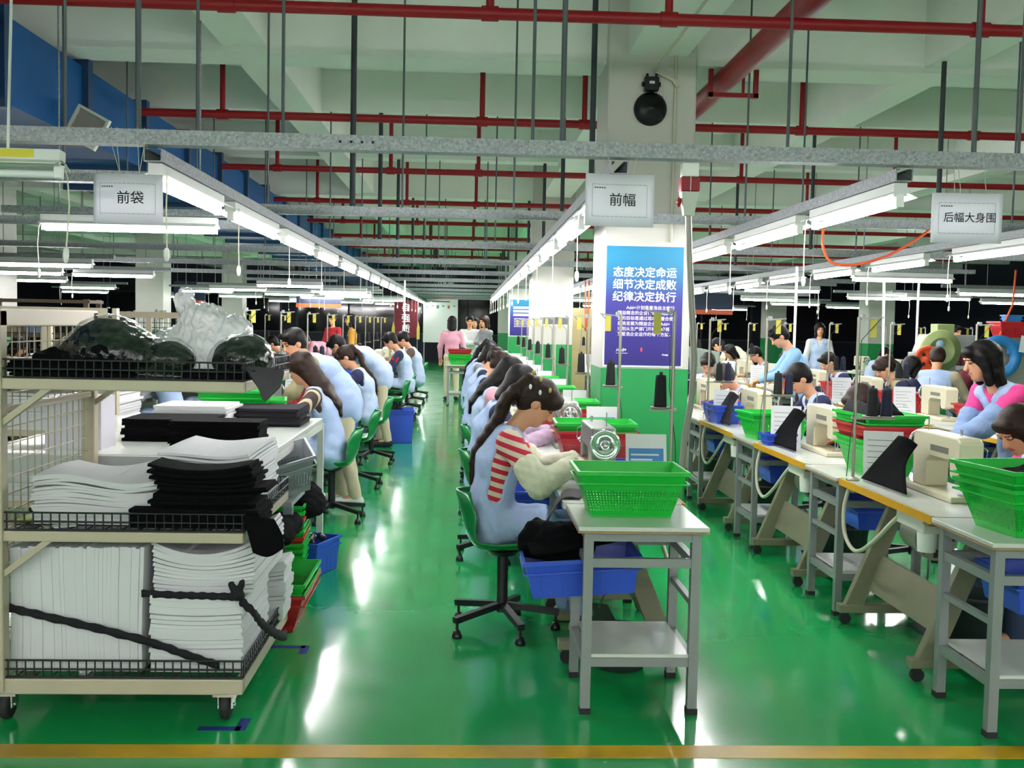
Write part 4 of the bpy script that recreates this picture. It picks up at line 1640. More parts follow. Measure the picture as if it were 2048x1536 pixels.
heap('black_cloth', (2.30, 4.02, .85), (.2, .15, .2), 11, cloth_b, 'black cloth heaped in the upper green basket on the front yellow-edged side table')
panel('black_cloth', [[(2.12, 3.79, 1.03), (2.3, 3.785, 1.035), (2.5, 3.79, 1.03)], [(2.13, 3.765, 1.0), (2.3, 3.762, .99), (2.5, 3.77, 1.0)], [(2.12, 3.755, .965), (2.3, 3.752, .955), (2.5, 3.755, .965)]], cloth_b, 'black cloth edge lapping over the rim of the front green basket')
heap('black_cloth', (2.32, 5.7, .92), (.13, .18, .26), 12, cloth_b, 'black cloth pieces standing in the top basket of the red and green stack')
panel('black_cloth', [[(2.18, 5.5, .96), (2.18, 5.7, .96), (2.18, 5.9, .96)], [(2.17, 5.52, 1.05), (2.17, 5.7, 1.08), (2.17, 5.88, 1.06)], [(2.2, 5.53, 1.14), (2.2, 5.7, 1.16), (2.2, 5.86, 1.15)]], cloth_c, 'charcoal cloth panel standing upright in the red and green basket stack')
for k in range(4):
    y = ROWSPEC['edge'][2] + STEP * k
    panel('black_cloth', [[(2.16, y + .18, 1.03), (2.17, y + .1, 1.03), (2.2, y + .05, 1.0)], [(2.12, y + .32, .9), (2.13, y + .2, .9), (2.15, y + .06, .9)], [(2.08, y + .44, .775), (2.09, y + .2, .775), (2.1, y - .08, .775)]], cloth_b if k != 2 else cloth_c, 'dark cloth piece draped by the machine %s along the yellow-edged row' % nth(k))
# dark cloth in the front blue crate by the seated girl and on table edges of the pillar row
panel('black_cloth', [[(.28, 4.22, .60), (.40, 4.2, .62), (.52, 4.22, .64), (.64, 4.25, .66)], [(.26, 4.36, .64), (.38, 4.36, .70), (.5, 4.36, .70), (.62, 4.36, .68)], [(.28, 4.5, .62), (.40, 4.5, .66), (.52, 4.5, .69), (.64, 4.5, .66)]], cloth_b, 'black cloth lying over the blue crate under the front side table of the pillar row', .012)
heap('black_cloth', (.41, 4.37, .56), (.18, .15, .19), 21, cloth_b, 'black cloth bundle in the blue crate beside the girl in the striped jumper', h=.01)
panel('grey_cloth', [[(.52, 4.62, .768), (.56, 4.75, .768), (.6, 4.85, .768)], [(.44, 4.62, .765), (.45, 4.75, .766), (.47, 4.85, .767)], [(.36, 4.58, .66), (.38, 4.7, .64), (.40, 4.82, .66)], [(.30, 4.56, .58), (.33, 4.7, .56), (.38, 4.82, .6)]], CL['brown'] if False else mat('cloth_taupe', '4a434c', .9, bump=.3, bscale=90), 'taupe cloth piece hanging off the front sewing table of the pillar row')
for k in range(1, 4):
    y = ROWSPEC['pillar'][2] + STEP * k
    heap('dark_cloth', (.85, y + .05, .762), (.12, .16, .16), 30 + k, cloth_n, 'dark blue cloth bunched by the machine %s along the pillar row' % nth(k))
# far trolley table in the aisle
place(P_SIDE, 'side', -.13, 19.5, 0, 0, 'side table with red and green baskets standing alone in the far aisle', 'side table', None)
basket(BASKET_FAR, g_pl, (-.13, 19.45, .762), 0, 'green basket on the lone side table in the far aisle')
basket(BASKET_FAR, r_pl, (-.13, 19.45, .86), 0, 'red basket with dark cloth on the lone side table in the far aisle')
heap('dark_cloth', (-.13, 19.45, .93), (.17, .13, .17), 5, cloth_n, 'dark cloth in the red basket on the lone side table of the far aisle')
# blue bin box on the floor by the cart row
o = basket_mesh('plastic_crate', .52, .42, .42, .02, solid=True)
basket(o, b_pl, (-.93, 13.35, 0.004), .05, 'large blue tub on the floor beside the chairs of the cart row', None, 'plastic_crate', 'crate')
heap('black_cloth', (-.93, 13.35, .2), (.2, .16, .3), 41, cloth_b, 'black cloth piled in the large blue tub of the cart row')

# ================================================================== beige material cart
beige = mat('cart_beige', 'bdb09a', .4, vary=.03)
wirem = mat('wire_black', '17181c', .5)
foam = D.materials.new('white_foam')
foam.use_nodes = True
_b = foam.node_tree.nodes['Principled BSDF']
_b.inputs['Base Color'].default_value = (*lin('d8d7dc'), 1)
_b.inputs['Roughness'].default_value = .8
_b.inputs['Subsurface Weight'].default_value = .15
_b.inputs['Subsurface Radius'].default_value = (.02, .02, .02)
foam2 = mat('white_foam_dull', 'cfced2', .9)
CX0, CX1, CY0, CY1 = -1.755, -.835, 3.94, 4.9


def cart(t, shelves=True):
    """local coords = world; parts of the cart under t"""
    f = MB()
    for y in (CY0, CY1):
        f.box(CX0 - .03, y - .03, .12, CX0 + .03, y + .03, 1.565)
    f.box(CX0 - .03, CY0 - .03, 1.50, CX0 + .03, CY1 + .03, 1.57)
    f.box(CX0 - .02, CY0 + .03, 1.17, CX0 + .02, CY1 - .03, 1.20)
    f.box(CX0 - .02, CY0 + .03, .60, CX0 + .02, CY1 - .03, .64)
    f.build('end_frame', beige, t, bevel=.006)
    g = MB()
    for k in range(1, 14):
        y = CY0 + (CY1 - CY0) * k / 14
        g.tube((CX0, y, .2), (CX0, y, 1.5), .0028, n=5, caps=False)
    for k in range(20):
        z = .27 + .065 * k
        g.tube((CX0, CY0, z), (CX0, CY1, z), .0028, n=5, caps=False)
    g.build('mesh_panel', mat('mesh_wire', 'b0a48a', .4, .3), t)
    for z, rh in ((.11, .06), (.695, .04), (1.268, .042)):
        s = MB()
        for y in (CY0, CY1):
            s.box(CX0, y - .02, z, CX1, y + .02, z + rh)
        s.box(CX1 - .03, CY0, z, CX1, CY1, z + rh).box(CX0 + .03, CY0, z, CX0 + .06, CY1, z + rh)
        s.build('shelf_frame', beige, t, bevel=.005)
        wq = MB()
        zb = z + rh + .004
        for k in range(1, 14):
            x = CX0 + (CX1 - CX0) * k / 14
            wq.tube((x, CY0, zb), (x, CY1, zb), .0035, n=5, caps=False)
        for k in range(12):
            y = CY0 + (CY1 - CY0) * k / 11
            wq.tube((CX0 + .03, y, zb), (CX1, y, zb), .003, n=5, caps=False)
        for y in (CY0 - .012, CY1 + .012):
            for zz in (.0, .032, .066):
                wq.tube((CX0 + .03, y, zb + zz), (CX1, y, zb + zz), .004, n=6)
            for k in range(28):
                x = CX0 + .04 + (CX1 - CX0 - .045) * k / 27
                if k % 1 == 0:
                    wq.tube((x, y, zb), (x, y, zb + .066), .003, n=5, caps=False)
        for zz in (.0, .032, .066):
            wq.tube((CX1, CY0, zb + zz), (CX1, CY1, zb + zz), .004, n=6)
        for k in range(24):
            y = CY0 + (CY1 - CY0) * k / 23
            wq.tube((CX1, y, zb), (CX1, y, zb + .066), .003, n=5, caps=False)
        wq.build('wire_tray', wirem, t)
        if z > .5:
            b = MB()
            for y in (CY0, CY1):
                b.bar((CX0 + .02, y, z - .13), (CX0 + .2, y, z + .01), .03, .022)
            b.build('brace', beige, t)
    for x in (CX0 + .02, CX1 - .07):
        for y in (CY0 + .03, CY1 - .05):
            c = MB().box(x - .045, y - .04, .098, x + .045, y + .04, .112).box(x - .028, y - .03, .05, x - .023, y + .03, .1).box(x + .023, y - .03, .05, x + .028, y + .03, .1)
            c.tube((x - .032, y, .055), (x + .032, y, .055), .008, n=8)
            co = c.build('caster', chrome, t)
            MB().lathe([(.0, -.018), (.035, -.018), (.05, -.016), (.055, -.008), (.055, .008), (.05, .016), (.035, .018), (0, .018)], Matrix.Translation((x, y, .055)) @ Matrix.Rotation(R(90), 4, 'Y'), 24).build('wheel', rubber, co)
    return t


ct = tag(empty('material_cart'), 'beige steel cart with three wire shelves and mesh end, loaded with foam and black cloth', 'cart')
cart(ct)
# --- bottom shelf
fz = .178


def vertical_sheets(name, x0, x1, y0, y1, z0, z1, n, m, label, seed=3):
    rg = random.Random(seed)
    mb = MB()
    for k in range(n):
        xa = x0 + (x1 - x0) * k / n
        t_ = (x1 - x0) / n * 1.0
        dz = rg.uniform(-.006, .004)
        dy = rg.uniform(-.003, .003)

        def fn(u, v, xa=xa, dz=dz, dy=dy, k=k):
            return (xa + .006 * math.sin(v * 3 + k * .12), y0 + dy + (y1 - y0) * u, z0 + (z1 + dz - z0) * v)
        mb.grid(fn, 4, 4, t_, smooth=False)
    return tag(mb.build(name, m), label, 'foam')


vertical_sheets('foam_block', -1.72, -1.215, 3.99, 4.62, fz, .66, 34, foam, 'block of white foam sheets standing on edge on the bottom shelf of the beige cart')
folded('foam_stack', -1.20, 3.98, -.85, 4.5, fz, 19, .0155, foam, 'lower stack of flat white foam sheets on the bottom shelf of the beige cart', 5, .012, .005, 'foam')
folded('foam_stack', -1.20, 4.02, -.82, 4.66, .478, 12, .013, foam, 'upper stack of sagging white foam sheets on the bottom shelf of the beige cart', 6, .05, .006, 'foam')
folded('foam_stack', -1.19, 4.68, -.81, 4.89, fz, 17, .015, foam, 'stack of white foam sheets at the back corner of the bottom cart shelf', 8, .02, .006, 'foam')
strap = mat('strap_black', '14151c', .85, bump=.4, bscale=150)


def strap_obj(pts, w, label):
    P_ = [Vector(p) for p in pts]
    keys = [tuple(p) for p in P_]
    n = 8 * len(pts)
    cs = [Vector(spl(keys, k / n)) for k in range(n + 1)]

    def fn(u, v):
        k = min(int(u * n + .5), n)
        return tuple(cs[k] + Vector((0, .002 * math.sin(k), (v - .5) * w * (1 + .15 * math.sin(k * 1.7)))))
    return tag(MB().grid(fn, n, 2, .008).build('tie_strap', strap), label, 'strap')


strap_obj([(-1.735, 3.968, .43), (-1.6, 3.962, .40), (-1.4, 3.958, .355), (-1.2, 3.952, .305), (-1.05, 3.948, .255), (-.93, 3.945, .215)], .03, 'long black cloth strap slanting across the foam on the bottom cart shelf')
strap_obj([(-1.235, 3.984, .484), (-1.1, 3.972, .482), (-.98, 3.97, .48), (-.875, 3.965, .478)], .026, 'short black cloth strip lying between the two foam stacks')
k_ = Field((-.93, 3.90, .44), (-.78, 4.02, .58), .006)
k_.ell((-.862, 3.955, .49), (.028, .024, .024), None, .01).cone((-.862, 3.95, .49), (-.885, 3.945, .535), .018, .012, .01).cone((-.862, 3.95, .49), (-.845, 3.945, .54), .014, .012, .01).noise(.004, .03, 3)
tag(link('strap_knot', k_.mesh('strap_knot'), strap), 'knotted end of black cloth strap at the foam stack corner', 'strap')
strap_obj([(-.855, 3.955, .47), (-.80, 3.96, .42), (-.782, 4.05, .35), (-.765, 4.2, .27), (-.755, 4.35, .21), (-.765, 4.5, .17)], .04, 'black cloth strap dangling from the knot past the cart corner')
# --- middle shelf
mz = .744
folded('foam_stack', -1.66, 4.02, -1.17, 4.5, mz, 17, .0105, foam2, 'wavy stack of thin white sheets on the middle shelf of the beige cart', 9, .0, .008, 'foam', 0, .018)
folded('foam_stack', -1.24, 4.22, -.87, 4.82, mz, 21, .0115, foam, 'tall stack of white foam sheets on the middle shelf of the beige cart', 10, .012, .007, 'foam', 0, .006)
folded('fabric_stack', -1.19, 3.99, -.80, 4.2, mz + .075, 12, .0125, cloth_b, 'ragged stack of black fabric pieces on the middle cart shelf before the white foam', 13, .025, .03, 'cloth')
folded('fabric_stack', -1.27, 3.955, -.78, 4.22, mz, 6, .0125, cloth_b, 'flat pile of black fabric pieces at the front edge of the middle cart shelf', 14, .0, .006, 'cloth')
panel('black_cloth', [[(-.84, 3.96, .80), (-.79, 3.96, .79), (-.74, 3.98, .77)], [(-.82, 3.95, .74), (-.76, 3.95, .72), (-.70, 3.97, .71)], [(-.80, 3.94, .66), (-.745, 3.945, .645), (-.69, 3.96, .67)]], cloth_b, 'black cloth piece hanging off the end of the middle cart shelf', .03)
yb = MB().box(-1.73, 4.05, mz, -1.64, 4.45, mz + .012)
tag(yb.build('ruler_board', mat('board_lime', 'b9bf3a', .5)), 'narrow yellow-green board lying on the middle cart shelf by the mesh end', 'board')
tag(MB().cbox((-1.52, 3.975, mz + .003), (.08, .05, .004), Matrix.Rotation(.5, 3, 'Z')).build('paper_slip', paper), 'small white paper slip on the wire of the middle cart shelf', 'paper')
# --- top shelf
tz = 1.318


def plastic(name, rough=.12, tint='e8eef2', clear=.72, milky=.25):
    m = D.materials.new(name)
    m.use_nodes = True
    nt = m.node_tree
    nt.nodes.remove(nt.nodes['Principled BSDF'])
    tr = nt.nodes.new('ShaderNodeBsdfTransparent')
    gl = nt.nodes.new('ShaderNodeBsdfGlossy'); gl.inputs['Roughness'].default_value = rough
    df = nt.nodes.new('ShaderNodeBsdfDiffuse'); df.inputs[0].default_value = (*lin(tint), 1)
    tl = nt.nodes.new('ShaderNodeBsdfTranslucent'); tl.inputs[0].default_value = (*lin(tint), 1)
    ad = nt.nodes.new('ShaderNodeMixShader'); ad.inputs[0].default_value = .5
    nt.links.new(df.outputs[0], ad.inputs[1]); nt.links.new(tl.outputs[0], ad.inputs[2])
    m1_ = nt.nodes.new('ShaderNodeMixShader'); m1_.inputs[0].default_value = milky
    m2_ = nt.nodes.new('ShaderNodeMixShader')
    lw_ = nt.nodes.new('ShaderNodeLayerWeight'); lw_.inputs[0].default_value = .45
    tc = nt.nodes.new('ShaderNodeTexCoord'); ns = nt.nodes.new('ShaderNodeTexNoise'); ns.inputs['Scale'].default_value = 15; ns.inputs['Detail'].default_value = 5; ns.inputs['Distortion'].default_value = 1.2
    bp = nt.nodes.new('ShaderNodeBump'); bp.inputs['Strength'].default_value = .45; bp.inputs['Distance'].default_value = .02
    Lk = nt.links.new
    Lk(tc.outputs['Object'], ns.inputs['Vector']); Lk(ns.outputs['Fac'], bp.inputs['Height'])
    for q in (gl, df, lw_):
        Lk(bp.outputs['Normal'], q.inputs['Normal'])
    Lk(tr.outputs[0], m1_.inputs[1]); Lk(ad.outputs[0], m1_.inputs[2])
    mr_ = nt.nodes.new('ShaderNodeMapRange'); mr_.inputs[3].default_value = .055; mr_.inputs[4].default_value = 1 - clear + .3
    pw_ = nt.nodes.new('ShaderNodeMath'); pw_.operation = 'POWER'; pw_.inputs[1].default_value = 1.5
    Lk(lw_.outputs['Facing'], pw_.inputs[0]); Lk(pw_.outputs[0], mr_.inputs[0]); Lk(mr_.outputs[0], m2_.inputs[0])
    Lk(m1_.outputs[0], m2_.inputs[1]); Lk(gl.outputs[0], m2_.inputs[2])
    Lk(m2_.outputs[0], nt.nodes['Material Output'].inputs[0])
    return m


clear = plastic('clear_plastic', .10, clear=.72, milky=.01)
milky = plastic('milky_plastic', .22, 'f2f4f6', .5, .62)


def bag(c, ells, seed, m, label, inner=None, amp=.008, k=.03, inner_m=None):
    lo = np.min([np.array(p) - np.array(r) for p, r in ells], 0) - .05
    hi = np.max([np.array(p) + np.array(r) for p, r in ells], 0) + .05
    F = Field(lo, hi, .009)
    for p, r in ells:
        F.ell(p, r, None, k)
    F.noise(amp, .09, seed, 5, True)
    F.noise(amp * .22, .03, seed + 7, 5)
    F.boxy((0, 0, -.25), (3, 3, .25), 0, None, 0, 'sub')
    t = tag(empty('plastic_bag', c), label, 'bag')
    link('plastic_film', F.mesh('plastic_film'), m, t)
    if inner:
        G = Field(lo, hi, .011)
        for p, r in inner:
            G.ell(p, r, None, .03)
        G.noise(.006, .06, seed + 1, 4)
        G.boxy((0, 0, -.247), (3, 3, .25), 0, None, 0, 'sub')
        link('cloth_inside', G.mesh('cloth_inside'), inner_m or cloth_b, t)
    return t


heap('black_cloth', (-1.60, 4.14, tz), (.16, .15, .11), 51, cloth_b, 'low heap of black cloth on the top cart shelf against the mesh end', h=.01)
bag((-1.42, 4.22, tz), [((0, 0, .08), (.20, .16, .12)), ((-.02, .02, .15), (.13, .12, .085)), ((.15, -.03, .06), (.10, .10, .08)), ((-.16, 0, .06), (.09, .1, .08))], 61, clear, 'big clear plastic bag of black cloth on the top cart shelf',
    [((0, -.01, .078), (.188, .15, .112)), ((-.025, .01, .14), (.118, .108, .078)), ((.145, -.03, .055), (.09, .09, .07)), ((-.15, 0, .055), (.08, .09, .07))])
bag((-1.165, 4.12, tz), [((0, 0, .06), (.10, .10, .085)), ((-.02, .0, .10), (.06, .06, .045)), ((.05, -.05, .05), (.05, .05, .05))], 62, clear, 'small rounded clear plastic bag of black cloth, middle of the top cart shelf',
    [((0, 0, .058), (.094, .094, .079)), ((.048, -.048, .048), (.045, .045, .045))])
bag((-1.06, 4.38, tz), [((0, 0, .09), (.15, .12, .11)), ((-.04, .0, .2), (.10, .08, .09)), ((-.12, .02, .29), (.035, .035, .055)), ((.08, 0, .17), (.08, .08, .07)), ((-.16, -.03, .09), (.08, .08, .09))], 63, milky, 'crumpled milky plastic bag standing tall at the back of the top cart shelf', None, .020, .02)
bag((-.90, 4.2, tz), [((0, 0, .065), (.125, .12, .10)), ((.02, .02, .11), (.07, .07, .055)), ((-.07, 0, .05), (.06, .08, .06))], 64, clear, 'clear plastic bag of black cloth near the open end of the top cart shelf',
    [((0, 0, .063), (.117, .112, .093)), ((.015, .02, .10), (.064, .064, .053))])
folded('fabric_stack', -1.72, 3.96, -1.28, 4.06, tz, 5, .012, cloth_b, 'flat black fabric pieces along the front of the top cart shelf', 15, .0, .008, 'cloth')
folded('fabric_stack', -1.07, 3.96, -.80, 4.05, tz, 3, .011, cloth_b, 'thin black fabric pieces near the open end of the top cart shelf', 16, .0, .006, 'cloth')
panel('grey_cloth', [[(-.86, 3.99, 1.355), (-.80, 3.985, 1.36), (-.75, 3.985, 1.355), (-.70, 4.0, 1.345)], [(-.84, 3.965, 1.35), (-.79, 3.955, 1.33), (-.745, 3.95, 1.31), (-.70, 3.97, 1.315)], [(-.82, 3.95, 1.33), (-.785, 3.94, 1.285), (-.76, 3.935, 1.24), (-.705, 3.95, 1.29)]], mat('cloth_slate', '4d494f', .95, bump=.3, bscale=90, spec=.15), 'charcoal cloth flap hanging off the open end of the top cart shelf', .01)
# blue tape corner marks on the floor
tape = mat('tape_blue', '17307a', .5)
for (x, y, sx, sy, lb) in ((-.83, 3.87, 1, -1, 'blue tape corner mark on the floor under the front wheel of the beige cart'), (-.74, 4.86, 1, 1, 'blue tape corner mark on the floor under the back wheel of the beige cart')):
    o = MB().box(x - .16, y - .02, 0, x + .0, y + .02, .0012).box(x - .02, y - .02 if sy < 0 else y - .1, 0, x + .02, y + .1 if sy < 0 else y + .02, .0012).build('floor_tape', tape)
    tag(o, lb, 'tape')

# ------------------------------------------------------------------ white work table behind the cart
wt = tag(empty('work_table'), 'white work table with lower shelf and raised side behind the beige cart', 'table')
TX0, TX1, TY0, TY1 = -2.35, -.94, 4.98, 6.98
MB().box(TX0, TY0 + .35, .86, TX1 - .02, TY1, .89).box(TX0, TY0, .86, TX1 - .25, TY0 + .36, .89).build('tabletop', lam, wt, bevel=.004)
legs = [(TX1 - .03, TY0 + .03), (TX1 - .03, TY1 - .03), (TX0 + .03, TY0 + .03), (TX0 + .03, TY1 - .03), (TX0 + .75, TY0 + .03)]
pw = mat('frame_white', 'c9ccc8', .4)
for x, y in legs:
    MB().box(x - .02, y - .02, 0, x + .02, y + .02, .86).build('leg', pw, wt)
MB().box(TX0, TY0, .36, TX1, TY1, .385).build('shelf', lam, wt)
up_ = Matrix(((1, 0, 0, 0), (0, 0, -1, 0), (0, 1, 0, 0), (0, 0, 0, 1)))
MB().prism([(-2.35, .80), (-1.1, .80), (-1.16, .835), (-1.22, .86), (-1.28, .885), (-1.44, .90), (-1.45, .885), (-2.35, .885)], -4.955, -4.975, Matrix(((1, 0, 0, 0), (0, 0, -1, 0), (0, 1, 0, 0), (0, 0, 0, 1)))).build('side_panel', mat('panel_grey', 'b4b6b8', .4), wt)
f = MB()
for y in (TY0 + .03, TY1 - .03):
    f.box(TX0 + .05, y - .015, .82, TX1 - .03, y + .015, .86)
f.box(TX1 - .045, TY0 + .03, .82, TX1 - .015, TY1 - .03, .86)
f.build('frame', pw, wt)
WZ = .89
tag(MB().box(-2.05, 5.12, WZ, -1.78, 5.32, WZ + .26).build('paper_ream', mat('paper_lilac', 'cfcbd6', .8)), 'upright pale pack of printed paper on the white work table', 'paper')
folded('fabric_stack', -1.80, 5.5, -1.34, 5.85, WZ, 7, .017, cloth_b, 'black folded fabric pile lying on the white work table behind another', 21, .0, .012)
folded('fabric_stack', -1.50, 5.28, -1.05, 5.5, WZ, 8, .0165, cloth_b, 'black folded fabric pile at the front of the white work table', 22, .0, .008)
folded('fabric_stack', -1.42, 5.12, -1.22, 5.26, WZ, 3, .012, mat('grey_fabric', '6a6d74', .9), 'small grey folded fabric piece at the table notch', 23, .0, .006)
folded('foam_stack', -1.82, 6.1, -1.4, 6.5, WZ, 10, .014, foam2, 'white sheet stack at the far side of the white work table', 24, .0, .01, 'foam')
folded('fabric_stack', -1.5, 6.35, -1.02, 6.75, WZ, 7, .016, cloth_c, 'charcoal folded fabric pile at the far end of the white work table', 25, .0, .012)
basket(BASKET, g_pl, (-1.5, 6.83, WZ + .002), .1, 'green basket at the far edge of the white work table')
basket(BASKET, r_pl, (-1.48, 7.12, .762), .1, 'red basket on the table before the bending man')
basket(BASKET, g_pl, (-1.46, 7.12, .81), .16, 'green basket nested in red before the bending man')
o = basket(BIGBASKET, gy_pl, (-1.06, 5.62, .60), .3, 'grey tilted plastic crate of small parts beside the white work table', None, 'plastic_crate', 'crate')
o.rotation_euler = (R(8), R(-16), .25)
st_ = MB()
st_.box(-1.25, 5.40, .57, -.9, 5.84, .595)
st_.box(-1.25, 5.6, .385, -1.2, 5.64, .57).box(-.98, 5.6, .385, -.93, 5.64, .57)
tag(st_.build('crate_stand', gy_pl), 'low grey stand carrying the tilted crate', 'stand')
heap('parts_heap', (-1.06, 5.62, .63), (.15, .1, .09), 71, gy_pl, 'small grey parts lying in the tilted crate', 'parts', n=12, amp=.015)
heap('black_cloth', (-1.04, 6.35, .385), (.2, .42, .2), 72, cloth_b, 'black cloth heap on the lower shelf of the white work table, far end', h=.014, n=14)
heap('black_cloth', (-1.02, 5.5, .385), (.16, .32, .14), 73, cloth_b, 'black cloth heap on the lower shelf of the white work table, near end', h=.014, n=12)
panel('grey_cloth', [[(-1.02, 5.1, .45), (-.98, 5.15, .45), (-.95, 5.22, .44)], [(-.96, 5.08, .42), (-.925, 5.14, .42), (-.92, 5.22, .42)], [(-.94, 5.06, .34), (-.91, 5.12, .32), (-.90, 5.2, .34)]], cloth_c, 'grey cloth corner hanging over the lower shelf edge', .012)
for k in range(9):
    m = r_pl if k in (3, 6) else g_pl
    basket(BASKET, m, (-1.15, 6.05, .004 + .036 * k), .05, '%s basket in the tall nested stack under the white work table%s' % ('red' if m is r_pl else 'green', ', lower red one' if k == 3 else ', upper red one' if k == 6 else ''), None if m is r_pl else 'green baskets nested under the work table')
basket(BIGBASKET, r_pl, (-.97, 5.3, .004), R(90), 'red basket showing below the rim of the big green basket on the floor')
basket(BIGBASKET, g_pl, (-.97, 5.3, .06), R(90), 'big green basket on the floor beside the back wheel of the cart')
o = basket_mesh('plastic_crate', .3, .22, .2, .015, solid=True)
basket(o, b_pl, (-.93, 6.35, .004), R(70), 'blue crate of wrapped bobbins on the floor by the work table leg', None, 'plastic_crate', 'crate')
bob = mat('bobbin_dark', '23262e', .3, spec=.7)
rg = random.Random(4)
P_B = MB().lathe([(0, 0), (.022, .0), (.024, .01), (.018, .05), (.006, .055), (0, .055)], Matrix(), 10).mesh('bobbin')
for k in range(14):
    o = link('bobbin', P_B, bob, None, (-.93 + rg.uniform(-.07, .07), 6.35 + rg.uniform(-.1, .1), .165 + rg.uniform(0, .03)))
    o.rotation_euler = (rg.uniform(-1, 1), rg.uniform(-1, 1), 0)
    tag(o, 'dark shiny bobbin in the blue crate by the work table leg', 'bobbin', 'bobbins in the blue crate')

# ================================================================== signs, posters, wall things
inkb = mat('ink_black', '26262e', .7)
signp = D.materials.new('laminated_paper')
signp.use_nodes = True
_b = signp.node_tree.nodes['Principled BSDF']
_b.inputs['Base Color'].default_value = (*lin('eceaf3'), 1)
_b.inputs['Roughness'].default_value = .25
_t = signp.node_tree.nodes.new('ShaderNodeBsdfTranslucent')
_t.inputs[0].default_value = (*lin('f0eef5'), 1)
_x = signp.node_tree.nodes.new('ShaderNodeMixShader')
_x.inputs[0].default_value = .3
signp.node_tree.links.new(_b.outputs[0], _x.inputs[1])
signp.node_tree.links.new(_t.outputs[0], _x.inputs[2])
signp.node_tree.links.new(_x.outputs[0], signp.node_tree.nodes['Material Output'].inputs[0])
string = mat('string_pale', 'bdb9a6', .7)


def hanging_sign(name, x, z0, z1, w, text, size, label, bow, strings, ang=0.0):
    """thin laminated sheet hung on strings below the first channel"""
    t = tag(empty('hanging_sign', (x, 4.86, z0), R(ang)), label, 'sign')
    h = z1 - z0

    def dep(u):
        return bow * ((2 * u - 1) ** 2)

    def fn(u, v):
        return ((u - .5) * w, dep(u), v * h + .0)
    MB().grid(fn, 14, 4, .0025).build('sheet', signp, t)

    def bend(me, off):
        for v in me.vertices:
            u = v.co.x / w + .5
            v.co.y = dep(u) - off - v.co.y * 0
        return me
    me = text_mesh(text, size, .0004)
    me.transform(Matrix.Translation((0.015, 0, h * .5)) @ FACE_CAM)
    link('lettering', bend(me, .0016), inkb, t)
    fr = MB()
    for (a, c, e, g) in ((-.40, .80, .40, .806), (-.40, .19, .40, .196), (-.40, .19, -.396, .806), (.396, .19, .40, .806)):
        for k in range(12):
            ua, ub = a + (e - a) * k / 12, a + (e - a) * (k + .82) / 12
            if abs(e - a) < .01:
                if k:
                    continue
                ua, ub = a, e
            fr.add([(ua * w, 0, c * h), (ub * w, 0, c * h), (ub * w, 0, g * h), (ua * w, 0, g * h)], [(0, 1, 2, 3)])
    me = fr.mesh('border_line')
    link('border_line', bend(me, .0016), ink, t)
    sm = MB()
    for k in range(5):
        sm.add([((-.37 + .035 * k) * w, 0, .725 * h), ((-.345 + .035 * k) * w, 0, .725 * h), ((-.345 + .035 * k) * w, 0, .75 * h), ((-.37 + .035 * k) * w, 0, .75 * h)], [(0, 1, 2, 3)])
    me = sm.mesh('small_print')
    link('small_print', bend(me, .0016), ink, t)
    s_ = MB()
    for a, b_ in strings:
        s_.path([(a, dep(a / w + .5), h - .004), (b_, .0, 2.338 - z0), (b_, .0, 2.41 - z0)], .0018, n=4)
    s_.build('string', string, t)
    return t


hanging_sign('s1', -1.57, 1.975, 2.20, .315, '前袋', .062, 'hanging paper sign reading 前袋 above the beige cart', .02, [(-.03, -.07), (-.03, -.045), (.055, .05), (.055, .08)])
hanging_sign('s2', .70, 2.012, 2.255, .325, '前幅', .064, 'hanging paper sign reading 前幅 in front of the square pillar', -.012, [(-.03, -.06), (.06, .08)], 3)
hanging_sign('s3', 2.36, 1.975, 2.21, .335, '后幅大身围', .050, 'hanging paper sign reading 后幅大身围 above the yellow-edged row', -.006, [(-.03, -.05), (.09, .07), (-.06, -.07)], -3)

# poster on the pillar
pgrad = D.materials.new('poster_print')
pgrad.use_nodes = True
nt = pgrad.node_tree
b = nt.nodes['Principled BSDF']; b.inputs['Roughness'].default_value = .4; b.inputs['Specular IOR Level'].default_value = .35
tc = nt.nodes.new('ShaderNodeTexCoord'); sx = nt.nodes.new('ShaderNodeSeparateXYZ')
nt.links.new(tc.outputs['Generated'], sx.inputs[0])
rp = nt.nodes.new('ShaderNodeValToRGB')
el = rp.color_ramp.elements
el[0].position = 0; el[0].color = (*lin('2c2370'), 1)
el[1].position = 1; el[1].color = (*lin('2c87b0'), 1)
for p_, c_ in ((.3, '322880'), (.55, '3d398c'), (.68, '32609a'), (.86, '297fa8')):
    e = el.new(p_); e.color = (*lin(c_), 1)
nt.links.new(sx.outputs['Z'], rp.inputs['Fac']); nt.links.new(rp.outputs['Color'], b.inputs['Base Color'])
pwhite = mat('poster_white', 'e9edf2', .5)
ppink = mat('poster_pinkwhite', 'dcd0e6', .5)


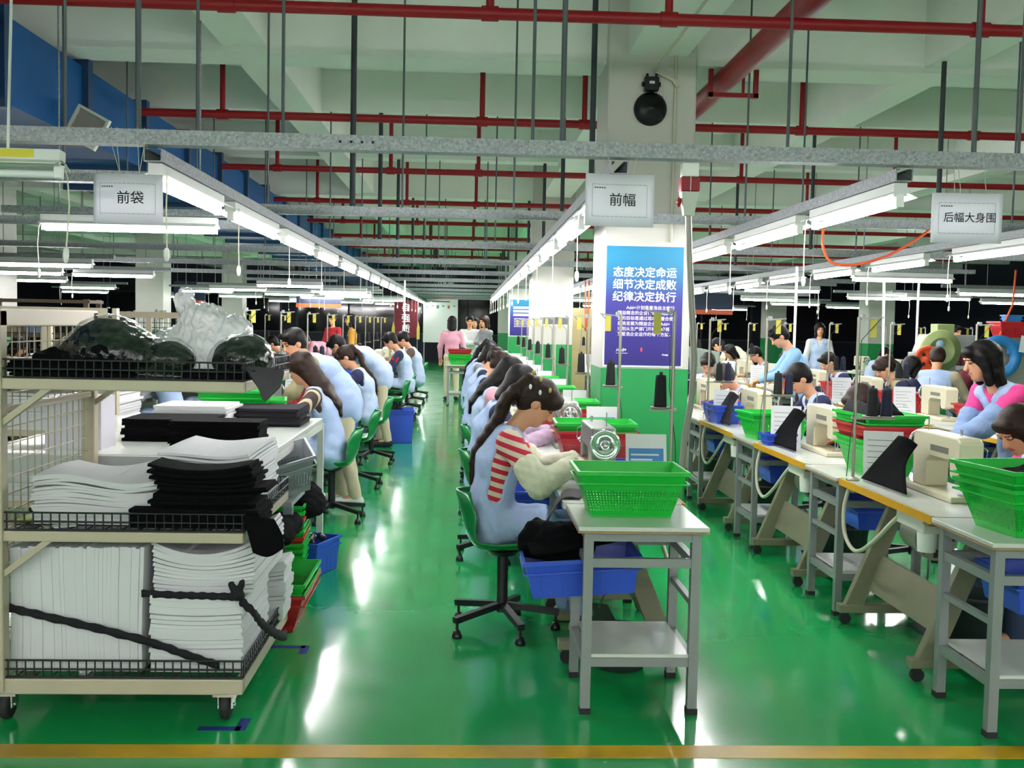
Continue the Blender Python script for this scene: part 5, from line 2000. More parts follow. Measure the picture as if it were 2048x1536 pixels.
def poster(x, y, z0, w, h, label, full=True):
    t = tag(empty('wall_poster', (x, y, z0)), label, 'poster')
    MB().box(-w / 2 - .012, -.008, -.014, w / 2 + .012, -.001, h + .01).build('backing', pwhite, t)
    MB().box(-w / 2, -.012, 0, w / 2, -.008, h).build('printed_panel', pgrad, t)
    if full:
        for k, s_ in enumerate(('态度决定命运', '细节决定成败', '纪律决定执行')):
            lettering(s_, .083, pwhite, t, Matrix.Translation((0.0, -.0128, h - .205 - .094 * k)) @ FACE_CAM, .0016)
        body = ('　　Add+计划是星浩自主推行', '精益概念的企业行动。Add+计', '划的目标是通过现场的整合使', '星浩发展为精益企业。Add+', '计划从生产部门开始,最终将', '至星浩企业运作的每个方面。')
        for k, s_ in enumerate(body):
            lettering(s_, .0335, ppink, t, Matrix.Translation((-.205, -.0128, h - .475 - .041 * k)) @ FACE_CAM, .0006, 'LEFT')
        lettering('Add+', .036, pwhite, t, Matrix.Translation((-.21, -.0128, .118)) @ FACE_CAM, .001, 'LEFT')
        MB().box(-.21, -.0128, .09, -.12, -.012, .095).build('small_print', ppink, t)
        MB().box(-.02, -.0128, .108, -.005, -.012, .138).build('logo_mark', mat('logo_red', 'd0405a', .5), t)
        lettering('Design', .018, pwhite, t, Matrix.Translation((.15, -.0128, .085)) @ FACE_CAM, .0005, 'LEFT')
    else:
        q = MB()
        for k in range(3):
            q.box(-.22, -.0128, h - .23 - .09 * k, .22, -.012, h - .17 - .09 * k)
        for k in range(6):
            q.box(-.2, -.0128, h - .48 - .04 * k, .2, -.012, h - .465 - .04 * k)
        q.build('printed_lines', ppink, t)
    return t


poster(1.365, 8.0, 1.245, .6, .92, 'blue to purple poster with white Chinese slogans on the square pillar')
poster(1.365, 26.0, 1.25, .6, .9, 'small far blue and purple poster on the third pillar', False)

# alarm bell
bellm = mat('bell_black', '121314', .35, .4)
bl = tag(empty('alarm_bell', (1.37, 7.998, 3.21)), 'round black alarm bell with motor box high on the square pillar', 'bell')
Mb = Matrix.Rotation(R(90), 4, 'X')
MB().lathe([(.0, .085), (.02, .085), (.03, .075), (.075, .068), (.115, .045), (.128, .02), (.128, .012), (.115, .012), (.1, .0), (0, .0)], Matrix.Translation((0, 0, 0)) @ Mb, 32).build('gong', bellm, bl)
q = MB().box(-.055, -.07, .13, .055, -.0, .235).box(-.072, -.045, .165, -.055, -.01, .20).box(.055, -.045, .165, .072, -.01, .20).box(-.045, -.06, .235, -.025, -.02, .26).box(.025, -.06, .235, .045, -.02, .26)
q.build('motor_box', bellm, bl, bevel=.006)
MB().tube((.07, -.02, .13), (.09, -.02, .1), .004, n=6).lathe([(0, -.012), (.012, 0), (0, .012)], Matrix.Translation((.09, -.02, .095)), 8).build('striker', chrome, bl)
MB().box(-.02, -.0715, .18, .02, -.0705, .2).build('plate', gm, bl)
cd = tag(empty('conduit_pipe', (1.56, 7.985, 0)), 'thin pale conduit running down the face of the square pillar', 'conduit')
MB().tube((0, 0, 2.2), (0, 0, 3.62), .011, n=8).build('pipe_run', string, cd)
MB().bar((0, -.01, 3.42), (-.16, -.01, 3.49), .025, .02).bar((-.02, -.012, 3.43), (.015, -.012, 3.38), .03, .03).build('elbow', string, cd)
c2 = tag(MB().tube((1.40, 7.985, 3.50), (1.455, 5.0, 3.6), .012, n=6).build('conduit_pipe', string), 'thin pale conduit running along the ceiling beam above the bell', 'conduit')

# red and white junction funnel with drop conduit
jf = tag(empty('power_drop', (1.055, 4.99, 0)), 'red and white junction box with grey conduit hanging before the pillar', 'power drop')
MB().box(-.04, -.03, 2.27, .04, .03, 2.335).build('box_white', lwi, jf, bevel=.003)
MB().box(-.045, -.035, 2.20, .045, .035, 2.268).build('box_red', red, jf, bevel=.004)
MB().box(-.0015, -.0365, 2.2, .0015, -.035, 2.268).build('seam', lwi, jf)
q = MB()
a_ = [(-.042, -.03), (.042, -.03), (.042, .03), (-.042, .03)]
b2_ = [(-.024, -.02), (.024, -.02), (.024, .02), (-.024, .02)]
q.add([(*p, 2.198) for p in a_] + [(*p, 2.085) for p in b2_], [(0, 1, 2, 3), (7, 6, 5, 4), (0, 4, 5, 1), (1, 5, 6, 2), (2, 6, 7, 3), (3, 7, 4, 0)])
q.build('funnel', gm, jf)
MB().lathe([(0, -.012), (.02, -.01), (.026, 0), (0, .01)], Matrix.Translation((-.05, 0, 2.15)) @ Matrix.Rotation(R(-90), 4, 'Y'), 10).build('red_knob', red, jf)
MB().path([(0, 0, 2.09), (.01, 0, 1.9), (.03, 0, 1.65), (.05, .0, 1.4), (.045, .01, 1.2), (.02, .03, 1.0), (.015, .04, .86), (.0, .06, .70)], .016, n=9).build('conduit', mat('conduit_grey', '8f8e86', .4, .2), jf)

# orange air hoses
orange = mat('hose_orange', 'd8552a', .45)
tag(MB().spath([(3.55, 7.9, 2.336), (3.45, 7.9, 2.26), (3.25, 7.9, 2.14), (3.05, 7.9, 2.07), (2.9, 7.9, 2.05), (2.78, 7.9, 2.08), (2.72, 7.9, 2.2), (2.72, 7.9, 2.336)], .011, n=7).build('air_hose', orange), 'orange air hose looping under the lamps beyond the yellow-edged row', 'hose')
for x, lb in ((1.98, 'straight'), (2.04, 'slightly slanted')):
    tag(MB().path([(x, 17.5, 2.3), (x + .01, 17.5, 1.9), (2.0, 17.5, 1.45)], .012, n=6).build('air_hose', orange), 'red-orange air hose hanging behind the square pillar, %s' % lb, 'hose')

# far end of the aisle
navy = mat('board_navy', '1c2a4c', .5)
d2 = tag(empty('overhead_sign', (-.81, 35.6, 2.4)), 'dark blue overhead sign reading D2车间 at the end of the aisle', 'sign')
MB().box(-.38, 0, .06, .38, .05, .78).build('sign_board', navy, d2)
MB().box(-.385, -.005, -.03, .385, .055, .055).build('orange_strip', orange, d2)
lettering('D2车间', .2, pwhite, d2, Matrix.Translation((0, -.004, .46)) @ FACE_CAM, .003)
lettering('workshop', .075, ppink, d2, Matrix.Translation((0.02, -.004, .28)) @ FACE_CAM, .001) if False else MB().box(-.22, -.004, .26, .24, 0, .3).build('small_print', ppink, d2)
MB().tube((-.3, .02, .78), (-.3, .02, 1.75), .012, n=6).tube((.3, .02, .78), (.3, .02, 1.75), .012, n=6).build('hanger', rodm, d2)
wb = tag(empty('notice_board', (-.94, 36.2, 0)), 'white notice board with small coloured pictures at the end of the aisle', 'board')
MB().box(-.6, 0, .84, .6, .05, 2.36).build('board_panel', mat('board_white', 'dfe4e0', .4), wb)
pc = [mat('pic_green', '3f7f6a', .6), mat('pic_red', 'c06a5a', .6), mat('pic_teal', '4a8f8a', .6)]
for k in range(6):
    MB().box(-.52 + .19 * k, -.006, 2.02 + (.07 if k % 2 else 0), -.44 + .19 * k, 0, 2.13).build('picture', pc[k % 3], wb)
MB().box(-.3, -.006, 2.24, .32, 0, 2.28).build('heading', ink, wb)
MB().box(-.58, .0, .03, -.54, .05, .84).box(.54, 0, .03, .58, .05, .84).box(-.58, -.2, 0, -.54, .3, .03).box(.54, -.2, 0, .58, .3, .03).build('board_leg', steel, wb)
tag(MB().box(-.55, 36.6, 0, .75, 37.1, .8).build('dark_cabinet', mat('cabinet_dark', '1a1d2c', .5), bevel=.01), 'dark low cabinet below the white notice board', 'cabinet')
bn = tag(empty('banner', (-2.05, 35.2, 0)), 'maroon banner with white vertical characters beside the notice board', 'banner')
MB().box(-.42, 0, 1.0, .36, .02, 2.25).build('cloth_panel', CL['maroon'], bn)
for k, s_ in enumerate('自强质'):
    lettering(s_, .3, pwhite, bn, Matrix.Translation((-.03, -.004, 2.0 - .36 * k)) @ FACE_CAM, .004)
for sx in (-1, 1):
    MB().prism([(-.05, .95), (.05, .95), (.05, 1.35), (0, 1.55), (-.05, 1.3)], -.01, .01, Matrix.Translation((sx * .42 - .03, -.02, 0)) @ FACE_CAM).build('yellow_tassel', tagy, bn)
MB().tube((-.42, .03, 0), (-.42, .03, 2.3), .015, n=6).tube((.36, .03, 0), (.36, .03, 2.3), .015, n=6).build('banner_pole', steel, bn)
for x, y, z, w_, lb in ((-4.35, 30.5, 2.02, 1.3, 'wide dark hanging sign with an orange strip behind the cart row'), (-8.2, 31, 2.05, .9, 'far small dark hanging sign with a red strip behind the cart row'), (6.1, 26.0, 2.0, 1.2, 'dark hanging sign with orange strip beyond the yellow-edged tables')):
    t = tag(empty('overhead_sign', (x, y, z)), lb, 'sign')
    MB().box(-w_ / 2, 0, 0, w_ / 2, .05, .55).build('sign_board', navy, t)
    MB().box(-w_ / 2, -.005, -.12, w_ / 2, .055, -.005).build('orange_strip', orange, t)
    MB().tube((-w_ * .4, .02, .55), (-w_ * .4, .02, 2.1), .01, n=6).tube((w_ * .4, .02, .55), (w_ * .4, .02, 2.1), .01, n=6).build('hanger', rodm, t)

# digital counter on posts by the second pillar
dc = tag(empty('count_display', (1.4, 16.4, 0)), 'grey counter display in a white frame before the second pillar', 'display')
MB().box(-.2, 0, 1.55, .2, .06, 1.66).build('screen', mat('display_grey', '5f636c', .4), dc)
MB().box(-.22, .01, 1.53, .22, .07, 1.55).box(-.22, .01, 1.66, .22, .07, 1.68).box(-.22, .01, 1.55, -.2, .07, 1.66).box(.2, .01, 1.55, .22, .07, 1.66).build('casing', lwi, dc)
MB().tube((-.2, .03, 0), (-.2, .03, 1.53), .012, n=6).tube((.2, .03, 0), (.2, .03, 1.53), .012, n=6).tube((0, .03, 0), (0, .03, 1.53), .012, n=6).box(-.25, -.1, 0, .25, .16, .02).build('post', string, dc)
# cartons behind the pillar
cb_ = mat('carton_brown', '9c8a63', .8, vary=.05)
for (x, y, z, w_, h_, lb) in ((2.42, 20.6, 0, .75, 1.05, 'tall brown carton at the bottom of the stack behind the second pillar'), (2.42, 20.6, 1.05, .7, .45, 'brown carton in the middle of the stack behind the second pillar'), (2.36, 20.6, 1.5, .66, .38, 'brown carton on top of the stack behind the second pillar')):
    t = tag(MB().box(-w_ / 2, -.3, 0, w_ / 2, .3, h_).build('carton', cb_, loc=(x, y, z), bevel=.006), lb, 'carton')
    MB().box(-.03, -.302, 0.01, .03, -.3005, h_ - .01).build('tape_strip', mat('tape_brown', '6f6042', .5), t)

# mesh carts and racks behind the cart row
def small_cart(x, y, w_, label):
    t = tag(empty('material_cart', (x, y, 0)), label, 'cart')
    f = MB()
    for sx in (-1, 1):
        f.box(sx * w_ / 2 - .03, -.03, .12, sx * w_ / 2 + .03, .03, 1.6)
    f.box(-w_ / 2, -.03, 1.53, w_ / 2, .03, 1.6).box(-w_ / 2, -.02, 1.2, w_ / 2, .02, 1.25).box(-.03, -.02, 1.25, .03, .02, 1.55)
    f.build('end_frame', beige, t)
    g = MB()
    for k in range(1, 22):
        g.tube((-w_ / 2 + w_ * k / 22, 0, 1.25), (-w_ / 2 + w_ * k / 22, 0, 1.53), .004, n=4, caps=False)
    for k in range(1, 5):
        g.tube((-w_ / 2, 0, 1.25 + .056 * k), (w_ / 2, 0, 1.25 + .056 * k), .004, n=4, caps=False)
    g.build('mesh_panel', wirem, t)
    for z in (.2, .7, 1.1):
        MB().box(-w_ / 2, 0, z, w_ / 2, .8, z + .04).build('shelf', beige, t)
    for sx in (-1, 1):
        for yy in (.05, .7):
            MB().lathe([(0, -.015), (.05, -.015), (.055, 0), (.05, .015), (0, .015)], Matrix.Translation((sx * (w_ / 2 - .05), yy, .055)) @ Matrix.Rotation(R(90), 4, 'Y'), 14).box(sx * (w_ / 2 - .05) - .02, yy - .02, .055, sx * (w_ / 2 - .05) + .02, yy + .02, .2).build('caster', rubber, t)
    return t


small_cart(-3.75, 12.4, 1.35, 'beige mesh cart with bundles behind the plastic bags, first beyond the cart')
small_cart(-2.9, 7.3, .9, 'beige cart with foam seen through the mesh end of the front cart')
folded('foam_stack', -3.3, 7.35, -2.5, 8.05, .74, 14, .018, foam2, 'white foam stack on the shelf of the cart seen through the mesh', 31, 0, .01, 'foam')
folded('foam_stack', -3.3, 7.35, -2.5, 8.05, .24, 14, .018, foam2, 'white foam stack on the lowest shelf of the cart seen through the mesh', 32, 0, .01, 'foam')
rg = random.Random(9)
for k in range(9):
    mm_ = (cloth_c, cloth_b, CL['brown'], CL['grey'], CL['beige'])[k % 5]
    nm_ = ('charcoal', 'black', 'brown', 'grey', 'beige')[k % 5]
    heap('cloth_bundle', (-4.3 + .14 * k, 12.7 + .1 * (k % 2), 1.14), (.09, .15, .14 + .03 * (k % 3)), 200 + k, mm_, nm_ + ' cloth bundle, upper shelf of the mesh cart behind the bags, %s along' % ORD[k], h=.022, n=4)
    if k < 8:
        heap('cloth_bundle', (-4.25 + .15 * k, 12.65, .74), (.09, .14, .16), 230 + k, (CL['rose'], CL['beige'], CL['white'], CL['brown'])[k % 4], ('rose', 'beige', 'white', 'brown')[k % 4] + ' cloth bundle, middle shelf of the mesh cart behind the bags, %s along' % ORD[k], h=.022, n=4)
rk = tag(empty('storage_rack', (-6.2, 13.8, 0)), 'brown storage rack with boxes far behind the beige cart', 'rack')
q = MB()
for x in (-1.3, 0, 1.3):
    q.box(x - .03, -.25, 0, x + .03, -.2, 1.75).box(x - .03, .2, 0, x + .03, .25, 1.75)
q.build('upright', mat('rack_brown', '6b5a48', .6), rk)
for z in (.3, .8, 1.25, 1.7):
    MB().box(-1.35, -.26, z, 1.35, .26, z + .04).build('shelf', mat('rack_brown', '6b5a48'), rk)
for k in range(7):
    c_ = (CL['grey'], CL['white'], CL['teal'], CL['dark'], CL['beige'], CL['denimlight'], CL['black'])[k]
    n_ = ('grey', 'white', 'teal', 'dark', 'beige', 'pale blue', 'black')[k]
    tag(MB().box(-.14, -.18, 0, .14, .18, .22 + .04 * (k % 3)).build('storage_box', c_, loc=(-7.35 + .36 * k, 13.8, 1.29), bevel=.01), n_ + ' box on the brown storage rack far behind the cart', 'box')
# information plate on the far white pillar
ip = tag(empty('pillar_sign', (-7.86, 16.99, 1.55)), 'dark sign with white characters on the far white pillar', 'sign')
MB().box(-.28, -.03, 0, .28, 0, .32).build('sign_board', navy, ip)
q = MB()
for k in range(3):
    q.box(-.2 + .15 * k, -.034, .1, -.1 + .15 * k, -.03, .2)
q.build('characters', pwhite, ip)

# heavy machines beyond the yellow-edged tables
mg_ = mat('cast_green', '7c8a58', .5)
mgr = mat('cast_grey', '8a8c86', .5)
orw = mat('wheel_orange', 'cf4a22', .45)
blw = mat('guard_blue', '2f7fc0', .45)
hm_ = tag(empty('press_machine', (5.82, 12.75, 0)), 'grey setting machine with big green wheel guard beyond the yellow-edged tables', 'machine')
MB().box(-.25, -.3, 0, .5, .35, .75).prism([(-.2, .75), (.3, .75), (.25, 1.3), (.5, 1.42), (.5, 1.52), (-.12, 1.52), (-.2, 1.3)], -.12, .12, FACE_CAM).build('machine_body', mgr, hm_, bevel=.01)
MB().lathe([(0, .03), (.15, .035), (.155, .045), (.17, .045), (.175, .03), (.25, .03), (.26, 0), (.25, -.03), (0, -.03)], Matrix.Translation((.02, -.2, 1.32)) @ Mb, 30).build('wheel_guard', mg_, hm_)
MB().lathe([(0, .0), (.055, 0), (.05, .012), (0, .012)], Matrix.Translation((.0, -.232, 1.4)) @ Mb, 16).build('hub_disc', mat('disc_pale', '8fb0c8', .5), hm_)
h2 = tag(empty('press_machine', (5.46, 12.4, 0)), 'setting machine with an orange drive wheel beyond the yellow-edged tables', 'machine')
MB().box(-.12, -.2, 0, .2, .25, .8).box(-.05, -.1, .8, .1, .1, 1.3).build('machine_body', mgr, h2, bevel=.01)
wo = MB().lathe([(0, .03), (.04, .03), (.045, .012), (.115, .012), (.125, .02), (.152, .02), (.165, .008), (.165, -.008), (.152, -.02), (0, -.02)], Matrix.Translation((.08, -.17, 1.22)) @ Mb, 28).build('drive_wheel', orw, h2)
q = MB()
for k in range(4):
    a = R(45 + 90 * k)
    q.lathe([(0, .004), (.022, .004), (.022, .0), (0, .0)], Matrix.Translation((.08 + .08 * math.cos(a), -.183, 1.22 + .08 * math.sin(a))) @ Mb, 12)
q.build('wheel_hole', rubber, wo)
h3 = tag(empty('press_machine', (6.62, 12.6, 0)), 'setting machine with a blue curved guard beyond the standing woman', 'machine')
MB().box(-.2, -.25, 0, .45, .3, .8).box(-.1, -.1, .8, .3, .15, 1.5).build('machine_body', mgr, h3, bevel=.01)
MB().lathe([(.15, -.03), (.26, -.03), (.27, 0), (.26, .03), (.15, .03), (.15, -.03)], Matrix.Translation((-.12, -.22, 1.26)) @ Mb, 28).box(.0, -.24, 1.3, .42, -.16, 1.46).build('guard', blw, h3)
MB().prism([(-.06, 0), (.1, -.02), (.12, .16), (-.03, .2)], -.003, .003, Matrix.Translation((.15, -.27, 1.33)) @ FACE_CAM).build('paper_tag', paper, h3)
basket(BASKET_FAR, r_pl, (6.75, 12.6, 1.502), 0, 'red basket on top of the machine with the blue guard')
basket(TRAY, blw, (6.75, 12.6, 1.70), 0, 'small blue tray on top of the red basket above the machine', None, 'parts_tray', 'tray')
MB().box(-.1, -.1, 0, .1, .1, .14)
tag(MB().box(-.11, -.1, 0, .11, .1, .13).build('parts_box', mg_, loc=(5.95, 12.75, 1.522), bevel=.01), 'green tin on top of the machine with the green guard', 'box')
tag(MB().path([(6.72, 12.5, 2.33), (6.7, 12.5, 1.9), (6.6, 12.5, 1.66), (6.55, 12.5, 1.5)], .014, n=6).build('air_hose', orange), 'red-orange hose hanging down to the machine with the blue guard', 'hose')
gmx = tag(empty('fusing_machine', (3.25, 17.2, 0)), 'grey-green fusing machine with a lit lamp hood behind the drop conduit', 'machine')
MB().box(-.9, -.4, 0, .9, .4, .9).prism([(-.9, .9), (.9, .9), (.9, 1.15), (.3, 1.25), (-.3, 1.55), (-.9, 1.6)], -.35, .35, FACE_CAM).build('machine_body', mat('machine_sage', '8f9c92', .5), gmx, bevel=.01)
MB().tube((-.7, -.38, .9), (-.7, -.38, 2.0), .03, n=8).tube((.0, -.38, .9), (.0, -.38, 1.95), .03, n=8).build('post', lwi, gmx)
# white drop poles beyond the yellow tables and behind the cart row
for x, y, zt, lb in ((5.3, 12.9, 2.3, 'straight one by the green wheel guard'), (3.9, 12.2, 2.3, 'one before the far machines'), (3.3, 15.5, 2.3, 'thin one by the man in the blue shirt'), (6.0, 13.6, 2.3, 'one over the standing woman'), (-1.15, 19.0, 2.3, 'one at the end of the cart row')):
    tag(MB().tube((x, y, .02), (x - .06 if lb.startswith('straight') else x, y, zt), .016, n=7).lathe([(0, 0), (.06, 0), (.06, .02), (0, .02)], Matrix.Translation((x, y, 0)), 12).build('power_pole', lwi), 'slim white power pole, ' + lb, 'pole', 'white power poles')

# ================================================================== the people of the hall
FX, FMX = -R(90), R(90)
person_set('girl', pose('sit', 9, 13, (40, -6), ((-.10, .43, .85), (.15, .40, .86)), .44, .98, grip=.6), ['ponytail'], .82, open_side=True)
person_set('sew', pose('sit', 12, 14, (36, 6), ((-.14, .44, .82), (.13, .42, .82)), .44, .98, grip=.6), ['bob', 'long', 'ponytail', 'bun', 'short'], 1.0)
person_set('sewlow', pose('sit', 27, 20, (36, 14), ((-.12, .50, .82), (.13, .50, .82)), .44, .98, grip=.6), ['bob', 'short'], .9)
person_set('longhair', pose('sit', 14, 12, (28, -28), ((-.16, .45, .84), (.16, .45, .84)), .44, 1.0, grip=.6), ['long'], 1.0)
person_set('mansit', pose('sit', 13, 12, (34, 10), ((-.15, .46, .84), (.15, .46, .84)), .46, 1.08, male=True, grip=.6), ['short'], 1.1)
person_set('bender', pose('stand', 46, 14, (22, 38), ((-.22, .60, .84), (.18, .64, .86)), .44, .98, male=True, grip=.6, step=.06), ['short'], .9)
person_set('bender2', pose('stand', 58, 14, (50, -10), ((-.2, .62, .82), (.2, .62, .82)), .44, 1.0, grip=.6, step=.05), ['short', 'bob'], 1.2)
person_set('leanstand', pose('stand', 27, 14, (16, -18), ((.04, .42, .90), (-.06, .44, .87)), .44, .93, turn=16, grip=.8), ['bob'], .85)
person_set('stander', pose('stand', 2, 3, (6, 0), ((-.22, .12, .80), (.22, .12, .80)), .44, .98, grip=.4), ['bob', 'short', 'long'], 1.3)
person_set('manstand', pose('stand', 14, 12, (38, 10), ((-.05, .44, 1.0), (.1, .44, 1.0)), .44, .97, male=True, grip=.7), ['short'], 1.1)
person_set('crossed', pose('stand', 3, 4, (10, 12), ((.16, .20, 1.12), (-.16, .24, 1.10)), .44, 1.0, turn=0, grip=.7), ['short', 'bob'], 1.3)
person_set('sewfar', pose('sit', 14, 14, (36, 6), ((-.14, .44, .82), (.13, .42, .82)), .44, .98, grip=.6), ['bob', 'long', 'ponytail', 'short'], 1.7)

RC = ROWSPEC


def ty(key, k):
    return RC[key][2] + STEP * k


# --- pillar row
t, ho = person('girl', .13, 5.2, FX, 'person in red striped jumper and pale blue vest with ponytail, first in the pillar row', 'ponytail', HAIRB, 'red_stripe', VEST, 'denimlight', 'beige', 'cream')
J = POSES['girl']['J']
bead = mat('bead_white', 'e8eef4', .2)
for (x, y, z) in ((.088, -.03, .05), (.085, -.085, .04), (.06, -.07, .10), (.03, -.12, .10), (.075, .0, .09)):
    MB().lathe([(0, -.014), (.006, -.009), (.008, 0), (.006, .009), (0, .014)], Matrix.Translation(Vector(H(J, x, y, z))), 8).build('hair_clip', bead if z < .06 else tagy, t)
person('sew', .11, ty('pillar', 1) + .1, FX, 'person in pale vest and lilac oversleeves hunched over the second machine of the pillar row', 'bob', HAIR, 'navy', VEST, 'dark', 'dark', 'lilac')
person('sew', .11, ty('pillar', 2) + .05, FX, 'person with long loose black hair, pink shirt and cream oversleeves in the pillar row', 'long', HAIR, 'pink', VESTW, 'denim', 'dark', 'cream')
person('sew', .08, ty('pillar', 3), FX, 'person with navy sleeves and pale vest at the fourth machine of the pillar row', 'bun', HAIRB, 'navy', VEST, 'dark', 'dark')
person('sew', .08, ty('pillar', 4), FX, 'person with navy sleeves and short hair at the fifth machine of the pillar row', 'short', HAIRB, 'navy', VESTW, 'denim', 'dark')
person('sew', .05, ty('pillar', 5), FX, 'person in pale vest with dark bob at the sixth machine of the pillar row', 'bob', HAIR, 'grey', VEST, 'dark', 'dark')
person('sewfar', .05, ty('pillar', 6), FX, 'person in pale vest at the seventh machine of the pillar row', 'ponytail', HAIR, 'navy', VEST, 'dark', 'dark')
person('sewfar', .1, ty('pillar', 7), FX, 'person in pale vest at the eighth machine of the pillar row', 'short', HAIR, 'beige', VESTW, 'dark', 'dark')
person('sewfar', .1, ty('pillar', 8), FX, 'person in grey top at the last machine of the pillar row', 'bob', HAIR, 'grey', None, 'dark', 'dark')
# --- cart row
person('longhair', -1.03, 7.97, FMX, 'person with very long brown hair and striped brown sleeves, first along the cart row', 'long', HAIRB, 'brown_stripe', VEST, 'jean', 'dark')
person('bender', -.99, 8.72, FMX, 'person with short black hair, pale vest and beige trousers standing bent over the cart row', 'short', HAIR, 'olive', VEST, 'khaki', 'white')
person('sew', -1.06, 11.3, FMX, 'person in navy sleeves with a ponytail seated before the tub in the cart row', 'ponytail', HAIRB, 'navy', VESTW, 'dark', 'dark')
person('bender2', -1.03, 12.85, FMX, 'person in pale vest and khaki trousers bending low along the cart row', 'short', HAIR, 'navy', VESTW, 'khaki', 'dark')
t, ho = person('mansit', -.93, 16.3, FMX, 'person in navy sleeves with a red chevron seated upright in the cart row', 'short', HAIR, 'navy', VESTW, 'dark', 'dark')
J = POSES['mansit']['J']
q = MB()
s0, e0 = J['sh0'], J['el0']
for a, c in ((.25, .75),):
    pa = s0 + (e0 - s0) * .35 + J['rgt'] * -.066
    for dy in (-.05, .05):
        q.bar(tuple(pa + J['fw'] * dy + V3(0, 0, .05)), tuple(pa - V3(0, 0, .05)), .008, .03)
q.build('sleeve_chevron', CL['red'], t)
person('mansit', -.84, 18.0, FMX, 'person in brown sleeves and pale vest near the end of the cart row', 'short', HAIR, 'brown', VESTW, 'dark', 'dark')
person('sewfar', -1.0, ty('cart', 7) + .08, FMX, 'person with auburn hair far along the cart row', 'bob', HAIRR, 'beige', None, 'dark', 'dark')
# --- far aisle group
person('stander', -.30, 20.6, R(5), 'person in a pink jumper seen from behind, standing by the lone side table', 'bob', HAIR, 'rose', None, 'khaki', 'dark')
person('crossed', .06, 22.3, R(170), 'person in pale grey top facing the pink jumper in the far aisle', 'short', HAIR, 'white', None, 'dark', 'dark')
person('stander', .16, 23.6, R(185), 'person in light blue top at the back of the far aisle group', 'bob', HAIR, 'shirtblue', VESTW, 'dark', 'dark')
person('crossed', .42, 22.0, R(120), 'person with folded arms and grey sleeves in the far aisle group', 'bob', HAIRB, 'grey', None, 'dark', 'dark')
person('stander', .33, 24.6, R(190), 'person in dark top, tallest at the back of the far aisle group', 'long', HAIRB, 'dark', None, 'dark', 'dark')
# --- yellow-edged row
person('sewlow', 3.10, 4.98, FMX, 'person with dark bob and pink collar bending over the first machine of the yellow-edged row', 'bob', HAIRB, 'hotpink', VEST, 'jean', 'brown')
person('leanstand', 3.30, 5.95, R(86), 'person with black bob, bright pink top and pale vest standing behind the yellow-edged row', 'bob', HAIR, 'hotpink', VEST, 'dark', 'dark', 'denimlight')
person('sewlow', 2.95, ty('edge', 1) + .1, FMX, 'person with brown hair bowed behind the basket stack of the yellow-edged row', 'bob', HAIRB, 'navy', VEST, 'dark', 'dark')
person('sew', 2.95, ty('edge', 2) + .1, FMX, 'person with cropped hair and navy sleeves at the third machine of the yellow-edged row', 'short', HAIR, 'navy', VESTW, 'dark', 'dark')
person('sewlow', 2.88, ty('edge', 3) + .1, FMX, 'person with greying short hair and red top bowed over the yellow-edged row', 'short', HAIRG, 'red', VESTW, 'dark', 'dark')
person('sew', 2.75, ty('edge', 4) - .1, R(150), 'person in white top facing the camera behind the greying man', 'short', HAIR, 'white', VESTW, 'dark', 'dark')
person('sewfar', 2.9, ty('edge', 5), FMX, 'person in navy and pale vest at the sixth machine of the yellow-edged row', 'bob', HAIR, 'navy', VESTW, 'dark', 'dark')
person('sewfar', 2.9, ty('edge', 6), FMX, 'person in grey at the seventh machine of the yellow-edged row', 'short', HAIRB, 'grey', None, 'dark', 'dark')
person('sewfar', 2.9, ty('edge', 7), FMX, 'person with ponytail at the eighth machine of the yellow-edged row', 'ponytail', HAIR, 'teal', VESTW, 'dark', 'dark')
person('manstand', 3.62, 11.0, R(80), 'person in light blue shirt with black hair standing and working behind the yellow-edged row', 'short', HAIR, 'shirtblue', None, 'dark', 'dark')
# --- second yellow-edged row
person('mansit', 5.4, 11.75, R(-35), 'person in plain light blue vest seen from behind near the green wheel guard', 'short', HAIRB, 'beige', VEST, 'dark', 'dark')
person('sew', 4.72, ty('inner', 2) + .05, FMX, 'person in beige vest over navy with ponytail at the second yellow-edged row', 'ponytail', HAIRB, 'navy', VESTB, 'dark', 'dark')
person('sew', 4.72, ty('inner', 3) + .1, FMX, 'person with short hair and pale vest at the fourth table of the second yellow-edged row', 'short', HAIR, 'navy', VESTW, 'dark', 'dark')
person('sewfar', 4.75, ty('inner', 4) + .1, FMX, 'person in rose top at the fifth table of the second yellow-edged row', 'bob', HAIR, 'rose', VESTW, 'dark', 'dark')
person('sewfar', 4.75, ty('inner', 5) + .1, FMX, 'person in grey top at the sixth table of the second yellow-edged row', 'short', HAIR, 'grey', VEST, 'dark', 'dark')
person('sewfar', 4.75, ty('inner', 6), FMX, 'person in teal top at the seventh table of the second yellow-edged row', 'bob', HAIR, 'teal', None, 'dark', 'dark')
person('sew', 4.80, 11.4, R(-70), 'person in navy and pale vest with dark bob turned towards the orange wheel', 'bob', HAIR, 'navy', VEST, 'dark', 'dark')
person('sewfar', 7.05, 14.5, FX, 'person in maroon at the first table of the third yellow-edged row', 'bob', HAIR, 'maroon', None, 'dark', 'dark')
person('sewfar', 7.05, 17.85, FX, 'person in white at the third table of the third yellow-edged row', 'short', HAIR, 'white', VESTW, 'dark', 'dark')
person('stander', 6.4, 18.6, R(170), 'person in light blue top standing far beyond the yellow-edged rows', 'bob', HAIR, 'white', VESTW, 'dark', 'dark')
person('bender2', 5.0, 18.2, R(60), 'person in cream top bending far beyond the fusing machine', 'short', HAIR, 'cream', None, 'dark', 'dark')
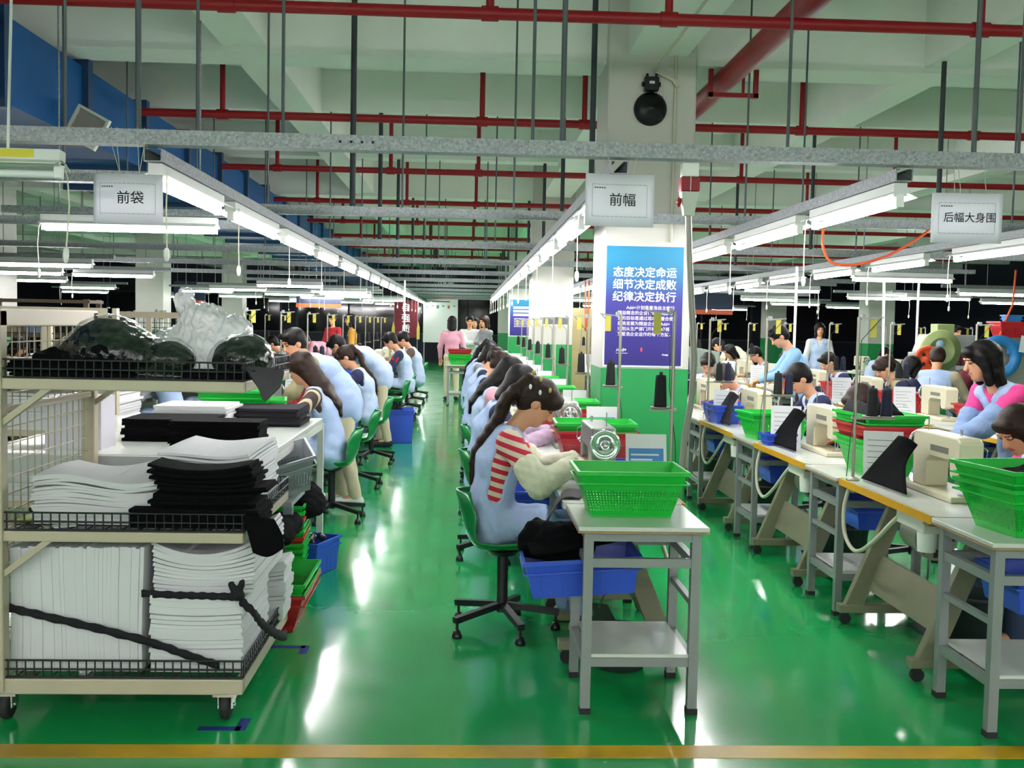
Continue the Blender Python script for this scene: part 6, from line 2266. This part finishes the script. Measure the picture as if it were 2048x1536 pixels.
person('stander', 8.6, 18.0, R(200), 'person in maroon top standing far off by the dark windows', 'short', HAIR, 'maroon', None, 'dark', 'dark')
# --- rows behind the cart row
BK = [('sew', 0, 'short', HAIR, 'grey', VEST), ('sew', 1, 'bob', HAIR, 'olive', VEST), ('sewfar', 2, 'short', HAIR, 'navy', VESTW), ('sewfar', 3, 'bob', HAIRB, 'teal', None), ('sewfar', 4, 'short', HAIR, 'grey', None), ('sewfar', 5, 'ponytail', HAIR, 'red', None), ('sewfar', 6, 'bob', HAIR, 'rose', VESTW)]
for pk, k, hs, hm, sh, vs in BK:
    person(pk, -2.9, ty('back', k) + .08, FMX, 'person in %s%s at the %s table of the second cart row' % (sh, ' and pale vest' if vs else ' top', ORD[k]), hs, hm, sh, vs, 'dark', 'dark')
DP = [(0, 'short', 'red', VESTW), (1, 'bob', 'beige', None), (2, 'short', 'navy', VEST), (3, 'bob', 'brown', VESTW), (4, 'short', 'rose', None), (5, 'bob', 'navy', VESTW)]
for k, hs, sh, vs in DP:
    person('sewfar', -5.85, ty('deep', k), FX, 'person in %s%s at the %s table of the third cart row' % (sh, ' and pale vest' if vs else ' top', ORD[k]), hs, HAIR, sh, vs, 'dark', 'dark')
person('stander', -3.95, 16.2, R(200), 'person in grey vest with red sleeves standing behind the cart row', 'short', HAIR, 'red', VEST, 'dark', 'dark')
person('stander', -2.3, 21.0, R(100), 'person in mustard top standing far behind the cart row', 'bob', HAIR, 'mustard', None, 'dark', 'dark')
person('stander', -3.2, 25.0, R(150), 'person in red top standing far behind the cart row', 'short', HAIR, 'red', None, 'dark', 'dark')
person('bender2', -1.95, 15.6, R(100), 'person in rose top bending behind the table of the cart row', 'short', HAIR, 'rose', None, 'dark', 'dark')

# chairs of the people sitting between the rows
for (x, y, rz, lb) in ((5.4, 11.75, R(-35), 'green shell swivel chair before the green wheel guard'), (4.80, 11.4, R(-70), 'green shell swivel chair before the orange drive wheel')):
    place(P_CHAIR, 'chair', x, y, 0, rz, lb, 'chair', 'swivel chairs by the setting machines')
